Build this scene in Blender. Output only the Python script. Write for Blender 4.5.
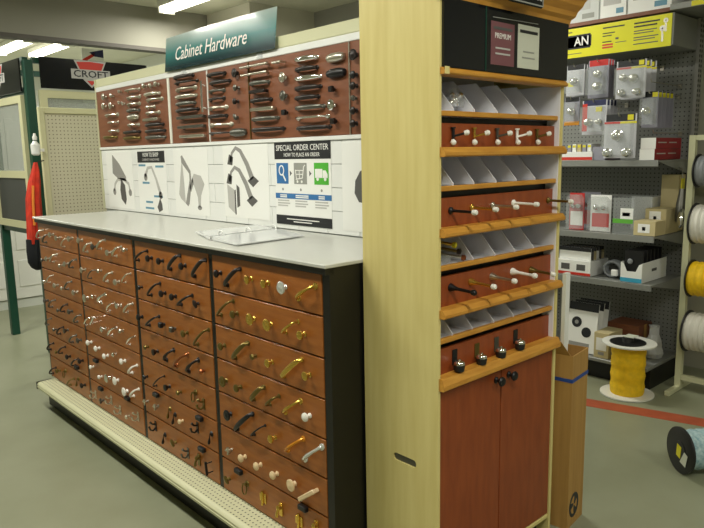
import bpy, bmesh, math, random
from mathutils import Vector, Matrix, Euler
random.seed(7)
for o in list(bpy.data.objects): bpy.data.objects.remove(o)
scene = bpy.context.scene
COL = scene.collection
PI = math.pi

# ------------------------------------------------------------------ camera
F_PX, YAW, PITCH, ROLL, CAM_H = 666.557, 0.742623, 0.162034, 0.0181937, 1.5
def cam_basis():
    f = Vector((math.sin(YAW)*math.cos(PITCH), math.cos(YAW)*math.cos(PITCH), -math.sin(PITCH)))
    r = Vector((math.cos(YAW), -math.sin(YAW), 0)); d = f.cross(r)
    c, s = math.cos(ROLL), math.sin(ROLL)
    return c*r+s*d, -s*r+c*d, f
CR, CD, CF = cam_basis()
cam_data = bpy.data.cameras.new('camera'); cam = bpy.data.objects.new('camera', cam_data); COL.objects.link(cam)
cam.matrix_world = Matrix(((CR.x, -CD.x, -CF.x, 0), (CR.y, -CD.y, -CF.y, 0), (CR.z, -CD.z, -CF.z, CAM_H), (0, 0, 0, 1)))
cam_data.sensor_width = 36; cam_data.lens = F_PX*36/704; cam_data.clip_start = 0.02
scene.camera = cam
def at(x, y, ax, v):                     # a point measured on the photograph, put on the plane ax = v of the place
    k = CR*((x-352)/F_PX) + CD*((y-264)/F_PX) + CF
    i = 'xyz'.index(ax); C = Vector((0, 0, CAM_H))
    return C + k*((v-C[i])/k[i])

# ------------------------------------------------------------------ world and exposure
world = bpy.data.worlds.new('world'); scene.world = world; world.use_nodes = True
world.node_tree.nodes['Background'].inputs[0].default_value = (0.9, 0.95, 0.8, 1)
world.node_tree.nodes['Background'].inputs[1].default_value = 0.05
vs = scene.view_settings
vs.view_transform = 'Standard'; vs.look = 'None'; vs.gamma = 1.0; vs.use_curve_mapping = False
vs.exposure = 0.0
LAMP_W = 40.0                            # watts of each ceiling fixture
LAMP_COL = (1.0, 0.985, 0.88)

# ------------------------------------------------------------------ materials
def lin(c):
    return tuple(((v/255)/12.92 if v/255 <= 0.04045 else ((v/255+0.055)/1.055)**2.4) for v in c)
MATS = {}
def mat(name, rgb, rough=0.5, metal=0.0, var=0.0, scale=8.0, stretch=(1, 1, 1), bump=0.0, emit=0, alpha=1.0, trans=0.0, coat=0.0, rgb2=None, spec=0.5):
    m = bpy.data.materials.new(name); m.use_nodes = True; MATS[name] = m
    nt = m.node_tree; b = nt.nodes['Principled BSDF']; c = lin(rgb)
    b.inputs['Base Color'].default_value = (*c, 1); b.inputs['Roughness'].default_value = rough; b.inputs['Metallic'].default_value = metal
    b.inputs['Specular IOR Level'].default_value = spec
    if coat: b.inputs['Coat Weight'].default_value = coat
    if alpha < 1: b.inputs['Alpha'].default_value = alpha
    if trans: b.inputs['Transmission Weight'].default_value = trans
    if emit: b.inputs['Emission Color'].default_value = (*c, 1); b.inputs['Emission Strength'].default_value = emit
    tc = nt.nodes.new('ShaderNodeTexCoord'); mp = nt.nodes.new('ShaderNodeMapping'); mp.inputs['Scale'].default_value = stretch
    nt.links.new(tc.outputs['Object'], mp.inputs['Vector'])
    nz = nt.nodes.new('ShaderNodeTexNoise'); nz.inputs['Scale'].default_value = scale; nz.inputs['Detail'].default_value = 5
    nt.links.new(mp.outputs['Vector'], nz.inputs['Vector'])
    if var or rgb2:
        cr = nt.nodes.new('ShaderNodeValToRGB')
        lo = lin(rgb2) if rgb2 else tuple(v*(1-var) for v in c); hi = c if rgb2 else tuple(min(1, v*(1+var)) for v in c)
        cr.color_ramp.elements[0].color = (*lo, 1); cr.color_ramp.elements[1].color = (*hi, 1)
        cr.color_ramp.elements[0].position = 0.3; cr.color_ramp.elements[1].position = 0.7
        nt.links.new(nz.outputs['Fac'], cr.inputs['Fac']); nt.links.new(cr.outputs['Color'], b.inputs['Base Color'])
    if bump:
        bp = nt.nodes.new('ShaderNodeBump'); bp.inputs['Strength'].default_value = bump; bp.inputs['Distance'].default_value = 0.002
        nt.links.new(nz.outputs['Fac'], bp.inputs['Height']); nt.links.new(bp.outputs['Normal'], b.inputs['Normal'])
    return m
def dotted(name, rgb, hole, pitch, radius, axes, rough=0.5):
    """sheet metal / hardboard with a regular grid of small round holes (fine print-size relief)"""
    m = mat(name, rgb, rough); nt = m.node_tree; b = nt.nodes['Principled BSDF']
    tc = nt.nodes.new('ShaderNodeTexCoord'); sp = nt.nodes.new('ShaderNodeSeparateXYZ'); nt.links.new(tc.outputs['Object'], sp.inputs[0])
    sq = []
    for a in axes:
        d = nt.nodes.new('ShaderNodeMath'); d.operation = 'PINGPONG'; d.inputs[1].default_value = pitch/2
        nt.links.new(sp.outputs[a], d.inputs[0])
        p = nt.nodes.new('ShaderNodeMath'); p.operation = 'POWER'; p.inputs[1].default_value = 2; nt.links.new(d.outputs[0], p.inputs[0]); sq.append(p)
    s = nt.nodes.new('ShaderNodeMath'); s.operation = 'ADD'; nt.links.new(sq[0].outputs[0], s.inputs[0]); nt.links.new(sq[1].outputs[0], s.inputs[1])
    l = nt.nodes.new('ShaderNodeMath'); l.operation = 'LESS_THAN'; l.inputs[1].default_value = radius**2; nt.links.new(s.outputs[0], l.inputs[0])
    mx = nt.nodes.new('ShaderNodeMix'); mx.data_type = 'RGBA'
    nt.links.new(l.outputs[0], mx.inputs['Factor']); mx.inputs['A'].default_value = (*lin(rgb), 1); mx.inputs['B'].default_value = (*lin(hole), 1)
    nt.links.new(mx.outputs['Result'], b.inputs['Base Color'])
    return m

mat('floor', (147, 150, 126), 0.38, rgb2=(135, 138, 113), scale=2.5, bump=0.05)
mat('ceiling', (205, 204, 188), 0.9, var=0.03, scale=3)
mat('beam', (138, 136, 124), 0.85, var=0.04, scale=2)
mat('beam_trim', (84, 80, 74), 0.7)
mat('wall', (190, 188, 170), 0.85, var=0.03, scale=2)
mat('wall_grey', (140, 139, 130), 0.85, var=0.03, scale=2)
mat('wall_white', (205, 208, 200), 0.7, var=0.02)
mat('tape', (168, 80, 50), 0.6, var=0.12, scale=14)
mat('cherry', (160, 86, 40), 0.38, rgb2=(140, 72, 32), scale=6, stretch=(1, 1, 9), bump=0.03)
mat('cherry_drawer', (162, 98, 42), 0.34, rgb2=(144, 82, 31), scale=7, stretch=(1, 1.2, 9), bump=0.03)
mat('cherry_board', (132, 82, 56), 0.45, rgb2=(118, 70, 46), scale=6, stretch=(1, 1.4, 8), bump=0.03)
mat('cherry_red', (148, 72, 32), 0.4, rgb2=(130, 59, 25), scale=6, stretch=(7, 1, 1.2), bump=0.03)
mat('maple', (222, 208, 140), 0.42, rgb2=(212, 196, 126), scale=5, stretch=(1, 8, 0.7), bump=0.02)
mat('oak_trim', (205, 150, 62), 0.4, rgb2=(186, 128, 46), scale=9, stretch=(1.2, 8, 8))
mat('black_lam', (13, 13, 12), 0.4)
mat('black_panel', (20, 22, 26), 0.12)
mat('black_plastic', (24, 24, 25), 0.45)
mat('counter', (194, 195, 188), 0.3, var=0.015, scale=40)
mat('cream_metal', (206, 206, 170), 0.45)
dotted('cream_perf', (206, 206, 172), (90, 92, 76), 0.02, 0.0036, (0, 1), 0.45)
dotted('pegboard', (200, 196, 170), (120, 114, 98), 0.025, 0.0042, (0, 2), 0.6)
dotted('grey_peg', (134, 136, 132), (52, 52, 52), 0.028, 0.0045, (1, 2), 0.5)
dotted('upright_slots', (140, 140, 136), (36, 36, 36), 0.03, 0.010, (0, 2), 0.5)
mat('grey_metal', (140, 142, 138), 0.4, metal=0.2)
mat('white_lam', (236, 237, 244), 0.4)
mat('white_gloss', (236, 238, 236), 0.25)
mat('white_paint', (232, 232, 226), 0.45)
mat('grout', (176, 180, 178), 0.8)
mat('tile_white', (232, 234, 232), 0.3, var=0.01, scale=3)
mat('paper', (238, 239, 236), 0.5)
mat('paper_grey', (205, 208, 192), 0.6)
mat('ink_black', (32, 34, 38), 0.5)
mat('ink_dark', (88, 87, 86), 0.5)
mat('ink_mid', (146, 145, 142), 0.5)
mat('ink_light', (186, 185, 182), 0.5)
mat('ink_blue', (52, 112, 170), 0.5)
mat('ink_paleblue', (100, 150, 175), 0.5)
mat('ink_grey', (150, 152, 146), 0.5)
mat('ink_green', (78, 176, 52), 0.5)
mat('ink_red', (206, 52, 36), 0.5)
mat('ink_white', (240, 240, 236), 0.5)
mat('plum', (120, 76, 82), 0.5)
m_ = mat('teal_sign', (30, 112, 112), 0.16, coat=0.6)          # printed fade to deep teal at the lower edge, paled above with painted-in sheen
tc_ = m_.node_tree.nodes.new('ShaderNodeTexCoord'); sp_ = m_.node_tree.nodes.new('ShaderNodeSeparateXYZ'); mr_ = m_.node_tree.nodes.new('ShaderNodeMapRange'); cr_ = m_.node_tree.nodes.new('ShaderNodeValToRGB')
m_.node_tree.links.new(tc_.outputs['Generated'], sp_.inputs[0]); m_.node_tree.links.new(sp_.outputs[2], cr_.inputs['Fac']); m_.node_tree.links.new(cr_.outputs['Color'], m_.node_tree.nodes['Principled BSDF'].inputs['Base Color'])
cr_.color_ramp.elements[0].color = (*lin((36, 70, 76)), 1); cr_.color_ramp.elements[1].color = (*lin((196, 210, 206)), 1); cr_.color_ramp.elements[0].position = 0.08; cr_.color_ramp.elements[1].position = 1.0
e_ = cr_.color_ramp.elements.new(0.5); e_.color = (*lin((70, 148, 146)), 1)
mat('yellow_sign', (226, 222, 24), 0.4)
mat('brass', (214, 178, 84), 0.24, metal=0.9)
mat('antique', (120, 104, 56), 0.35, metal=0.8)
mat('bronze', (40, 33, 30), 0.38, metal=0.4)
mat('black_iron', (22, 22, 24), 0.4, metal=0.2)
mat('nickel', (196, 192, 178), 0.28, metal=0.9)
mat('pewter', (104, 103, 96), 0.35, metal=0.8)
mat('chrome', (232, 232, 230), 0.1, metal=1.0)
mat('ceramic', (240, 238, 230), 0.2)
mat('beige', (226, 200, 158), 0.45, var=0.05)
mat('amber', (214, 140, 40), 0.25, metal=0.4)
mat('copper', (160, 96, 60), 0.3, metal=0.9)
mat('glass_knob', (225, 228, 225), 0.08, metal=0.55)
mat('green_frame', (14, 66, 50), 0.4)
mat('sash', (206, 204, 164), 0.5)
mat('glass_pane', (150, 158, 150), 0.05, alpha=0.45)
mat('screen_mesh', (70, 72, 70), 0.6, alpha=0.85)
mat('jacket_red', (205, 50, 26), 0.8, var=0.25, scale=18, bump=0.3)
mat('jacket_orange', (226, 130, 40), 0.7)
mat('navy_cloth', (20, 24, 32), 0.8, var=0.2, scale=20)
mat('cardboard', (182, 142, 78), 0.8, rgb2=(166, 126, 66), scale=5, stretch=(9, 9, 0.6))
mat('cardboard_pale', (198, 184, 140), 0.8)
mat('strap_blue', (38, 74, 150), 0.5)
mat('spool_white', (226, 226, 218), 0.5)
mat('rope_yellow', (232, 190, 14), 0.65, var=0.12, scale=30, bump=0.5)
mat('wire_white', (216, 214, 204), 0.5)
mat('wire_grey', (130, 134, 138), 0.5)
mat('rope_blue', (122, 160, 172), 0.7, rgb2=(190, 212, 214), scale=60, bump=0.6)
mat('red_box', (150, 24, 34), 0.5)
mat('red_card', (196, 40, 36), 0.5)
mat('clear', (214, 220, 222), 0.08, alpha=0.22)
mat('clear_page', (238, 241, 241), 0.1, alpha=0.75)
mat('pack_card', (204, 205, 212), 0.5)
mat('plastic_bag', (214, 216, 216), 0.3, alpha=0.75)
mat('tag_yellow', (226, 216, 40), 0.5)
mat('pack_orange', (224, 150, 40), 0.5)
mat('pack_green', (96, 176, 60), 0.5)
mat('pack_navy', (40, 44, 84), 0.5)
mat('pack_lilac', (150, 150, 164), 0.5)
mat('tray_blue', (60, 164, 200), 0.5)
mat('lamp_glow', (255, 250, 232), 0.5, emit=9.0)
mat('lamp_body', (228, 228, 216), 0.5)
mat('dark_void', (14, 14, 14), 0.9)

# ------------------------------------------------------------------ mesh helpers
class MB:
    def __init__(s): s.bm = bmesh.new()
    def box(s, x0, x1, y0, y1, z0, z1, bev=0.0):
        M = Matrix.Translation(((x0+x1)/2, (y0+y1)/2, (z0+z1)/2)) @ Matrix.Diagonal((abs(x1-x0), abs(y1-y0), abs(z1-z0), 1))
        r = bmesh.ops.create_cube(s.bm, size=1, matrix=M)
        if bev:
            ed = list({e for v in r['verts'] for e in v.link_edges})
            bmesh.ops.bevel(s.bm, geom=ed, offset=bev, segments=1, affect='EDGES')
        return s
    def obox(s, M, sx, sy, sz, bev=0.0):
        r = bmesh.ops.create_cube(s.bm, size=1, matrix=M @ Matrix.Diagonal((sx, sy, sz, 1)))
        if bev: bmesh.ops.bevel(s.bm, geom=list({e for v in r['verts'] for e in v.link_edges}), offset=bev, segments=1, affect='EDGES')
        return s
    def prism(s, pts, vec):                 # pts: loop of 3D points, extruded by vec
        a = [s.bm.verts.new(p) for p in pts]; b = [s.bm.verts.new(Vector(p)+Vector(vec)) for p in pts]; n = len(a)
        s.bm.faces.new(a); s.bm.faces.new(b[::-1])
        for i in range(n): s.bm.faces.new((a[i], b[i], b[(i+1) % n], a[(i+1) % n]))
        return s
    def face(s, pts): s.bm.faces.new([s.bm.verts.new(p) for p in pts]); return s
    def lathe(s, prof, origin=(0, 0, 0), axis=(0, 0, 1), n=20, sq=1.0):   # prof: (distance along axis, radius)
        o = Vector(origin); ax = Vector(axis).normalized()
        u = ax.orthogonal().normalized(); v = ax.cross(u); rings = []
        for d, r in prof:
            if r < 1e-6: rings.append([s.bm.verts.new(o+ax*d)])
            else: rings.append([s.bm.verts.new(o+ax*d+(u*math.cos(2*PI*i/n)+v*math.sin(2*PI*i/n)*sq)*r) for i in range(n)])
        for A, B in zip(rings, rings[1:]):
            for i in range(n):
                j = (i+1) % n
                if len(A) == 1 and len(B) == 1: continue
                if len(A) == 1: s.bm.faces.new((A[0], B[i], B[j]))
                elif len(B) == 1: s.bm.faces.new((A[i], B[0], A[j]))
                else: s.bm.faces.new((A[i], B[i], B[j], A[j]))
        if len(rings[0]) > 1: s.bm.faces.new(rings[0][::-1])
        if len(rings[-1]) > 1: s.bm.faces.new(rings[-1])
        return s
    def tube(s, pts, r, n=8, up=(0.31, 0.2, 0.93), flat=1.0):   # r: number or list
        pts = [Vector(p) for p in pts]; rings = []
        for i, p in enumerate(pts):
            t = (pts[min(i+1, len(pts)-1)]-pts[max(i-1, 0)]).normalized()
            a = t.cross(Vector(up)).normalized(); b = t.cross(a); rr = r[i] if isinstance(r, (list, tuple)) else r
            rings.append([s.bm.verts.new(p+(a*math.cos(2*PI*k/n)+b*math.sin(2*PI*k/n)*flat)*rr) for k in range(n)])
        for A, B in zip(rings, rings[1:]):
            for k in range(n): s.bm.faces.new((A[k], A[(k+1) % n], B[(k+1) % n], B[k]))
        s.bm.faces.new(rings[0][::-1]); s.bm.faces.new(rings[-1])
        return s
    def mesh(s, name, m, smooth=False):
        bmesh.ops.recalc_face_normals(s.bm, faces=s.bm.faces)
        me = bpy.data.meshes.new(name); s.bm.to_mesh(me); s.bm.free(); me.materials.append(MATS[m])
        if smooth:
            for p in me.polygons: p.use_smooth = True
            me.set_sharp_from_angle(angle=math.radians(40))
        return me
    def build(s, name, m, parent=None, smooth=False):
        off = wloc(parent) if parent else Vector((0, 0, 0))
        if parent is not None or True:
            bmesh.ops.translate(s.bm, verts=s.bm.verts, vec=-off)
        return link(name, s.mesh(name, m, smooth), parent)
WL = {}
def wloc(o): return WL.get(o.name, Vector((0, 0, 0)))
def link(name, data, parent=None, loc=(0, 0, 0)):
    o = bpy.data.objects.new(name, data); COL.objects.link(o)
    o.location = loc
    if parent is not None: o.parent = parent
    WL[o.name] = (wloc(parent) if parent is not None else Vector((0, 0, 0)))+Vector(loc)
    return o
def tag(o, label=None, cat=None, group=None, kind=None):
    if label: o['label'] = label
    if cat: o['category'] = cat
    if group: o['group'] = group
    if kind: o['kind'] = kind
    return o
def thing(name, label, cat, loc=(0, 0, 0), group=None):
    return tag(link(name, None, None, loc), label, cat, group)
def one(mb, name, m, label, cat, group=None, smooth=False):
    """a thing that is one mesh, its origin at the foot of its box"""
    vs_ = [v.co for v in mb.bm.verts]
    c = Vector(((min(v.x for v in vs_)+max(v.x for v in vs_))/2, (min(v.y for v in vs_)+max(v.y for v in vs_))/2, min(v.z for v in vs_)))
    bmesh.ops.translate(mb.bm, verts=mb.bm.verts, vec=-c)
    return tag(link(name, mb.mesh(name, m, smooth), None, c), label, cat, group)
def struct(mb, name, m, parent=None):
    o = mb.build(name, m, parent)
    if parent is None: o['kind'] = 'structure'
    return o

class Face2D:
    """flat drawing surface: origin, horizontal u, vertical v (seen from the front), n = towards the viewer"""
    def __init__(s, o, u, v): s.o = Vector(o); s.u = Vector(u).normalized(); s.v = Vector(v).normalized(); s.n = s.u.cross(s.v)
    def p(s, a, b, h=0): return s.o+s.u*a+s.v*b+s.n*h
    def poly(s, mb, pts, h=0.0008, base=0.0):
        mb.prism([s.p(a, b, base) for a, b in pts], s.n*h); return mb
    def rect(s, mb, a0, a1, b0, b1, h=0.0008, base=0.0): return s.poly(mb, [(a0, b0), (a1, b0), (a1, b1), (a0, b1)], h, base)
    def stroke(s, mb, pts, w, h=0.0008, base=0.0):
        pts = [Vector(p) for p in pts]; L = []; R_ = []
        for i, p in enumerate(pts):
            t = (pts[min(i+1, len(pts)-1)]-pts[max(i-1, 0)]).normalized(); nn = Vector((-t.y, t.x)); ww = w[i] if isinstance(w, (list, tuple)) else w
            L.append(p+nn*ww/2); R_.append(p-nn*ww/2)
        for i in range(len(pts)-1):
            s.poly(mb, [tuple(R_[i]), tuple(R_[i+1]), tuple(L[i+1]), tuple(L[i])], h, base)
        return mb
    def disc(s, mb, a, b, r, h=0.0008, base=0.0, n=20, ry=None):
        return s.poly(mb, [(a+r*math.cos(2*PI*i/n), b+(ry or r)*math.sin(2*PI*i/n)) for i in range(n)], h, base)
def text(face, s_, a, b, size, m, parent, h=0.0006, base=0.0, shear=0.0, width=None, name='lettering', align='CENTER', bold=0.0):
    cu = bpy.data.curves.new('txt', 'FONT'); cu.body = s_; cu.size = size; cu.align_x = align; cu.align_y = 'CENTER'; cu.extrude = h/2; cu.shear = shear; cu.resolution_u = 2
    cu.offset = bold
    ob = bpy.data.objects.new('txt', cu); COL.objects.link(ob); bpy.context.view_layer.update()
    me = bpy.data.meshes.new_from_object(ob.evaluated_get(bpy.context.evaluated_depsgraph_get()))
    bpy.data.objects.remove(ob); bpy.data.curves.remove(cu)
    xs = [v.co.x for v in me.vertices]
    k = width/(max(xs)-min(xs)) if width else 1.0
    off = wloc(parent)
    for v in me.vertices:
        v.co = face.p(a+v.co.x*k, b+v.co.y, base+h/2+v.co.z)-off
    me.materials.clear(); me.materials.append(MATS[m]); me.name = name
    return link(name, me, parent)

# ------------------------------------------------------------------ the setting
XW, CZ = 4.75, 3.0
struct(MB().box(-3.2, XW, -3.5, 12.2, -0.1, 0), 'floor', 'floor')
struct(MB().box(-3.2, XW+0.1, -3.5, 12.2, CZ, CZ+0.1), 'ceiling', 'ceiling')
struct(MB().box(XW, XW+0.1, -3.5, 3.1, 0, CZ), 'wall_right', 'wall')
struct(MB().box(XW, XW+0.1, 3.1, 5.7, 0, CZ), 'wall_right_far', 'wall_grey')
struct(MB().box(3.93, XW+0.1, 5.7, 6.62, 0, CZ), 'wall_corner', 'wall')
struct(MB().box(XW, XW+0.1, 6.62, 12.2, 0, CZ), 'wall_far_right', 'wall_white')
struct(MB().box(-3.2, XW+0.1, 12.2, 12.3, 0, CZ), 'wall_far', 'wall_white')
struct(MB().box(-3.3, -3.2, -3.5, 12.2, 0, CZ), 'wall_left', 'wall')
struct(MB().box(-3.3, XW+0.1, -3.6, -3.5, 0, CZ), 'wall_behind', 'wall')
struct(MB().box(-3.2, 3.93, 6.5, 6.62, 2.61, CZ), 'wall_header', 'beam')
struct(MB().box(-3.2, 3.93, 6.485, 6.635, 2.575, 2.61), 'trim_1', 'beam_trim')
# low white partition with a panelled door, seen past the end of the counter
struct(MB().box(0.6, 3.4, 7.32, 7.40, 0, 2.1), 'wall_partition', 'wall_white')
struct(MB().box(0.6, 3.4, 7.30, 7.32, 0, 0.09), 'baseboard_partition', 'wall_white')
d1 = struct(MB().box(1.55, 2.45, 7.285, 7.32, 0.10, 2.05, 0.004), 'door_1', 'white_paint')
for (a, b, c, d) in ((1.65, 1.96, 0.22, 0.50), (2.04, 2.35, 0.22, 0.50), (1.65, 1.96, 0.60, 1.25), (2.04, 2.35, 0.60, 1.25), (1.65, 1.96, 1.35, 1.92), (2.04, 2.35, 1.35, 1.92)):
    MB().box(a, b, 7.277, 7.287, c, d, 0.006).build('door_panel', 'white_paint', d1)
p0, p1 = Vector((3.02, 4.1, 0)), Vector((4.03, 0.4, 0)); dd = (p1-p0).normalized(); nn = Vector((-dd.y, dd.x, 0))*0.062
tp = MB(); tp.prism([p0-nn, p1-nn, p1+nn, p0+nn], (0, 0, 0.0012)); struct(tp, 'trim_2', 'tape')

# ------------------------------------------------------------------ ceiling lights
def strip_light(x, y, L=1.25, label='', power=1.0):
    t = thing('ceiling_light', label, 'light', (x, y, CZ), 'fluorescent ceiling lights')
    MB().box(x-0.09, x+0.09, y-L/2, y+L/2, CZ-0.055, CZ, 0.006).build('housing', 'lamp_body', t)
    MB().prism([(x+a, y-L/2+0.02, CZ-0.055+b) for a, b in ((-0.08, 0), (-0.065, -0.035), (-0.03, -0.05), (0.03, -0.05), (0.065, -0.035), (0.08, 0))], (0, L-0.04, 0)).build('diffuser', 'lamp_glow', t)
    for e in (-1, 1): MB().box(x-0.085, x+0.085, y+e*(L/2-0.01)-0.012, y+e*(L/2-0.01)+0.012, CZ-0.11, CZ-0.05, 0.004).build('end_cap', 'lamp_body', t)
    la = bpy.data.lights.new('lamp_light', 'AREA'); la.shape = 'RECTANGLE'; la.size = 0.16; la.size_y = L-0.05; la.energy = LAMP_W*power; la.color = LAMP_COL
    lo = bpy.data.objects.new('lamp_light', la); COL.objects.link(lo); lo.parent = t; lo.location = (0, 0, -0.115)
    return t
for x, y, lab in ((3.31, 5.6, 'white fluorescent strip light on the ceiling just in front of the header wall'), (3.31, 3.1, 'white fluorescent strip light over the aisle between tower and grey shelving'),
                  (0.45, 5.2, 'white fluorescent strip light over the aisle at the pegboard end of the drawers'), (0.45, 2.7, 'white fluorescent strip light over the aisle along the drawer cabinets'), (0.45, 0.0, 'white fluorescent strip light over the aisle before the maple tower'),
                  (2.3, -1.3, 'white fluorescent strip light over the open floor facing the tower doors')):
    strip_light(x, y, 1.25, lab, 0.7 if x > 2 and y < 5 else 1.0)
for x, y, lab in ((3.26, 9.3, 'white fluorescent strip light beyond the header wall, on the wall-corner side of its pair'), (2.82, 9.3, 'white fluorescent strip light beyond the header wall, on the partition door side of its pair'), (0.8, 9.3, 'white fluorescent strip light over the far room behind the white partition'), (2.0, 11.4, 'white fluorescent strip light close to the far wall')):
    strip_light(x, y, 1.25, lab)
#@@STRUCT_END
# ------------------------------------------------------------------ hardware samples (fronts point to -X, long axis = Z)
OUT = (-1, 0, 0)
def arch(L, rise, r, n=9, flat=1.0, ends=2.0):
    m = MB(); pts = [(0, 0, -L/2)]
    for i in range(n):
        a = PI*(i/(n-1)); pts.append((-rise*(0.55+0.45*math.sin(a)), 0, -L/2*math.cos(a)*0.98))
    pts.append((0, 0, L/2))
    rr = [r*1.25]+[r*(0.85+0.35*math.sin(PI*i/(n-1))) for i in range(n)]+[r*1.25]
    m.tube(pts, rr, 8, up=(0, 1, 0), flat=flat)
    for e in (-1, 1): m.lathe([(0, r*ends), (0.003, r*ends*.95), (0.005, r*1.1)], (0, 0, e*L/2), OUT, 12)
    return m
def shape(kind):
    m = MB()
    if kind == 'knob': m.lathe([(0, .0095), (.002, .0095), (.005, .006), (.012, .0055), (.016, .012), (.020, .0155), (.025, .0150), (.029, .010), (.031, 0)], (0, 0, 0), OUT, 20)
    elif kind == 'small_knob': m.lathe([(0, .007), (.002, .007), (.004, .0045), (.010, .0045), (.013, .010), (.017, .0115), (.022, .009), (.024, 0)], (0, 0, 0), OUT, 16)
    elif kind == 'disc_knob': m.lathe([(0, .010), (.003, .009), (.006, .006), (.014, .006), (.017, .021), (.021, .022), (.024, .018), (.0235, .012), (.026, .006), (.027, 0)], (0, 0, 0), OUT, 24)
    elif kind == 'oval_knob': m.lathe([(0, .008), (.003, .007), (.012, .006), (.015, .018), (.020, .019), (.024, .012), (.025, 0)], (0, 0, 0), OUT, 20, 0.62)
    elif kind == 'cone_knob': m.lathe([(0, .009), (.003, .008), (.006, .004), (.020, .014), (.026, .015), (.028, 0)], (0, 0, 0), OUT, 16)
    elif kind == 'cube_knob': m.lathe([(0, .007), (.010, .006)], (0, 0, 0), OUT, 12); m.box(-.028, -.010, -.012, .012, -.012, .012, .003)
    elif kind == 'cross_knob':
        m.lathe([(0, .007), (.016, .005)], (0, 0, 0), OUT, 12)
        for a in (0, PI/2): m.tube([(-.018, -.014*math.cos(a), -.014*math.sin(a)), (-.020, 0, 0), (-.018, .014*math.cos(a), .014*math.sin(a))], [.006, .0035, .006], 8)
    elif kind == 'pull': m = arch(.10, .030, .0045)
    elif kind == 'thin_pull': m = arch(.10, .028, .003)
    elif kind == 'wide_pull': m = arch(.10, .026, .0042, flat=2.0, ends=2.0)
    elif kind == 'bow_pull':
        m.tube([(0, 0, -.05), (-.010, 0, -.048), (-.024, 0, -.03), (-.027, 0, 0), (-.024, 0, .03), (-.010, 0, .048), (0, 0, .05)], [.008, .006, .005, .008, .005, .006, .008], 8, up=(0, 1, 0))
        for e in (-1, 1): m.lathe([(0, .012), (.003, .011), (.005, .006)], (0, 0, e*.05), OUT, 12, 1.0)
    elif kind == 'bar_pull':
        m.tube([(-.028, 0, -.055), (-.028, 0, .055)], .0055, 10)
        for e in (-1, 1): m.tube([(0, 0, e*.04), (-.028, 0, e*.04)], .0045, 8)
    elif kind == 'block_pull':
        m.box(-.030, -.018, -.008, .008, -.05, .05, .003)
        for e in (-1, 1): m.box(-.02, 0, -.007, .007, e*.04-.007, e*.04+.007, .002)
    elif kind == 'cup_pull':
        pts = [(-.028*math.sin(PI*i/8), 0, 0) for i in range(9)]
        m.lathe([(-.05, .004), (-.045, .014), (-.02, .020), (.02, .020), (.045, .014), (.05, .004)], (-.006, 0, 0), (0, 0, 1), 16, 1.0)
    elif kind == 'bail_pull':
        m.lathe([(0, .013), (.003, .012), (.006, .006), (.012, .007), (.015, 0)], (0, 0, .012), OUT, 16)
        m.tube([(-.012, -.012, .012), (-.015, -.016, -.006), (-.017, -.009, -.022), (-.018, 0, -.026), (-.017, .009, -.022), (-.015, .016, -.006), (-.012, .012, .012)], .0028, 8)
    elif kind == 'drop_pull':
        m.lathe([(0, .012), (.003, .011), (.008, .005), (.012, 0)], (0, 0, .016), OUT, 14)
        m.lathe([(0, .002), (.012, .004), (.028, .010), (.036, .009), (.042, 0)], (-.010, 0, .014), (-.15, 0, -1), 14, 0.6)
    elif kind == 'hook':
        m.prism([(0, -.008, -.024), (0, .008, -.024), (0, .008, .024), (0, -.008, .024)], (-.003, 0, 0))
        m.tube([(-.002, 0, -.008), (-.016, 0, -.018), (-.030, 0, -.010), (-.034, 0, .006)], [.005, .0042, .004, .0055], 8, up=(0, 1, 0))
        m.tube([(-.002, 0, .010), (-.018, 0, .014), (-.028, 0, .026)], [.0045, .004, .0058], 8, up=(0, 1, 0))
    elif kind == 'hinge':
        m.box(-.004, 0, -.020, -.002, -.020, .020, .001); m.box(-.004, 0, .002, .020, -.015, .015, .001); m.tube([(-.006, 0, -.028), (-.006, 0, .028)], .005, 8)
    elif kind == 'latch':
        m.box(-.005, 0, -.010, .010, -.026, .026, .001); m.lathe([(0, .010), (.012, .010), (.018, .004), (.019, 0)], (-.004, 0, .010), OUT, 12); m.tube([(-.008, 0, .012), (-.020, 0, -.004), (-.022, 0, -.022)], [.005, .005, .007], 8, up=(0, 1, 0))
    return m
HW = {}
def hw_mesh(kind, m):
    if (kind, m) not in HW: HW[(kind, m)] = shape(kind).mesh(kind, m, True)
    return HW[(kind, m)]
PULLS = {'pull': 'pull', 'thin_pull': 'pull', 'wide_pull': 'pull', 'bow_pull': 'pull', 'bar_pull': 'pull', 'block_pull': 'pull', 'cup_pull': 'pull', 'bail_pull': 'bail_pull', 'drop_pull': 'drop_pull', 'hook': 'hook', 'hinge': 'hinge', 'latch': 'latch'}
BASE_L = {'bar_pull': .11}
def mount(parent, kind, m, P, ang=0.0, L=None, sc=1.0, rz=0.0):
    """screw one sample on a board: P is the spot on the front surface"""
    o = link(PULLS.get(kind, 'knob'), hw_mesh(kind, m), parent, Vector(P)-wloc(parent))
    o.rotation_euler = Euler((ang, 0, rz), 'XYZ')
    o.scale = (sc, sc, L/BASE_L.get(kind, .10) if L else sc)
    return o
def mount_line(parent, kind, m, a, b, x):
    """a long pull between two measured spots on the plane X = x"""
    A = at(a[0], a[1], 'x', x); B = at(b[0], b[1], 'x', x); d = B-A
    return mount(parent, kind, m, (A+B)/2, math.atan2(-d.y, d.z), max(.03, d.length))

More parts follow.
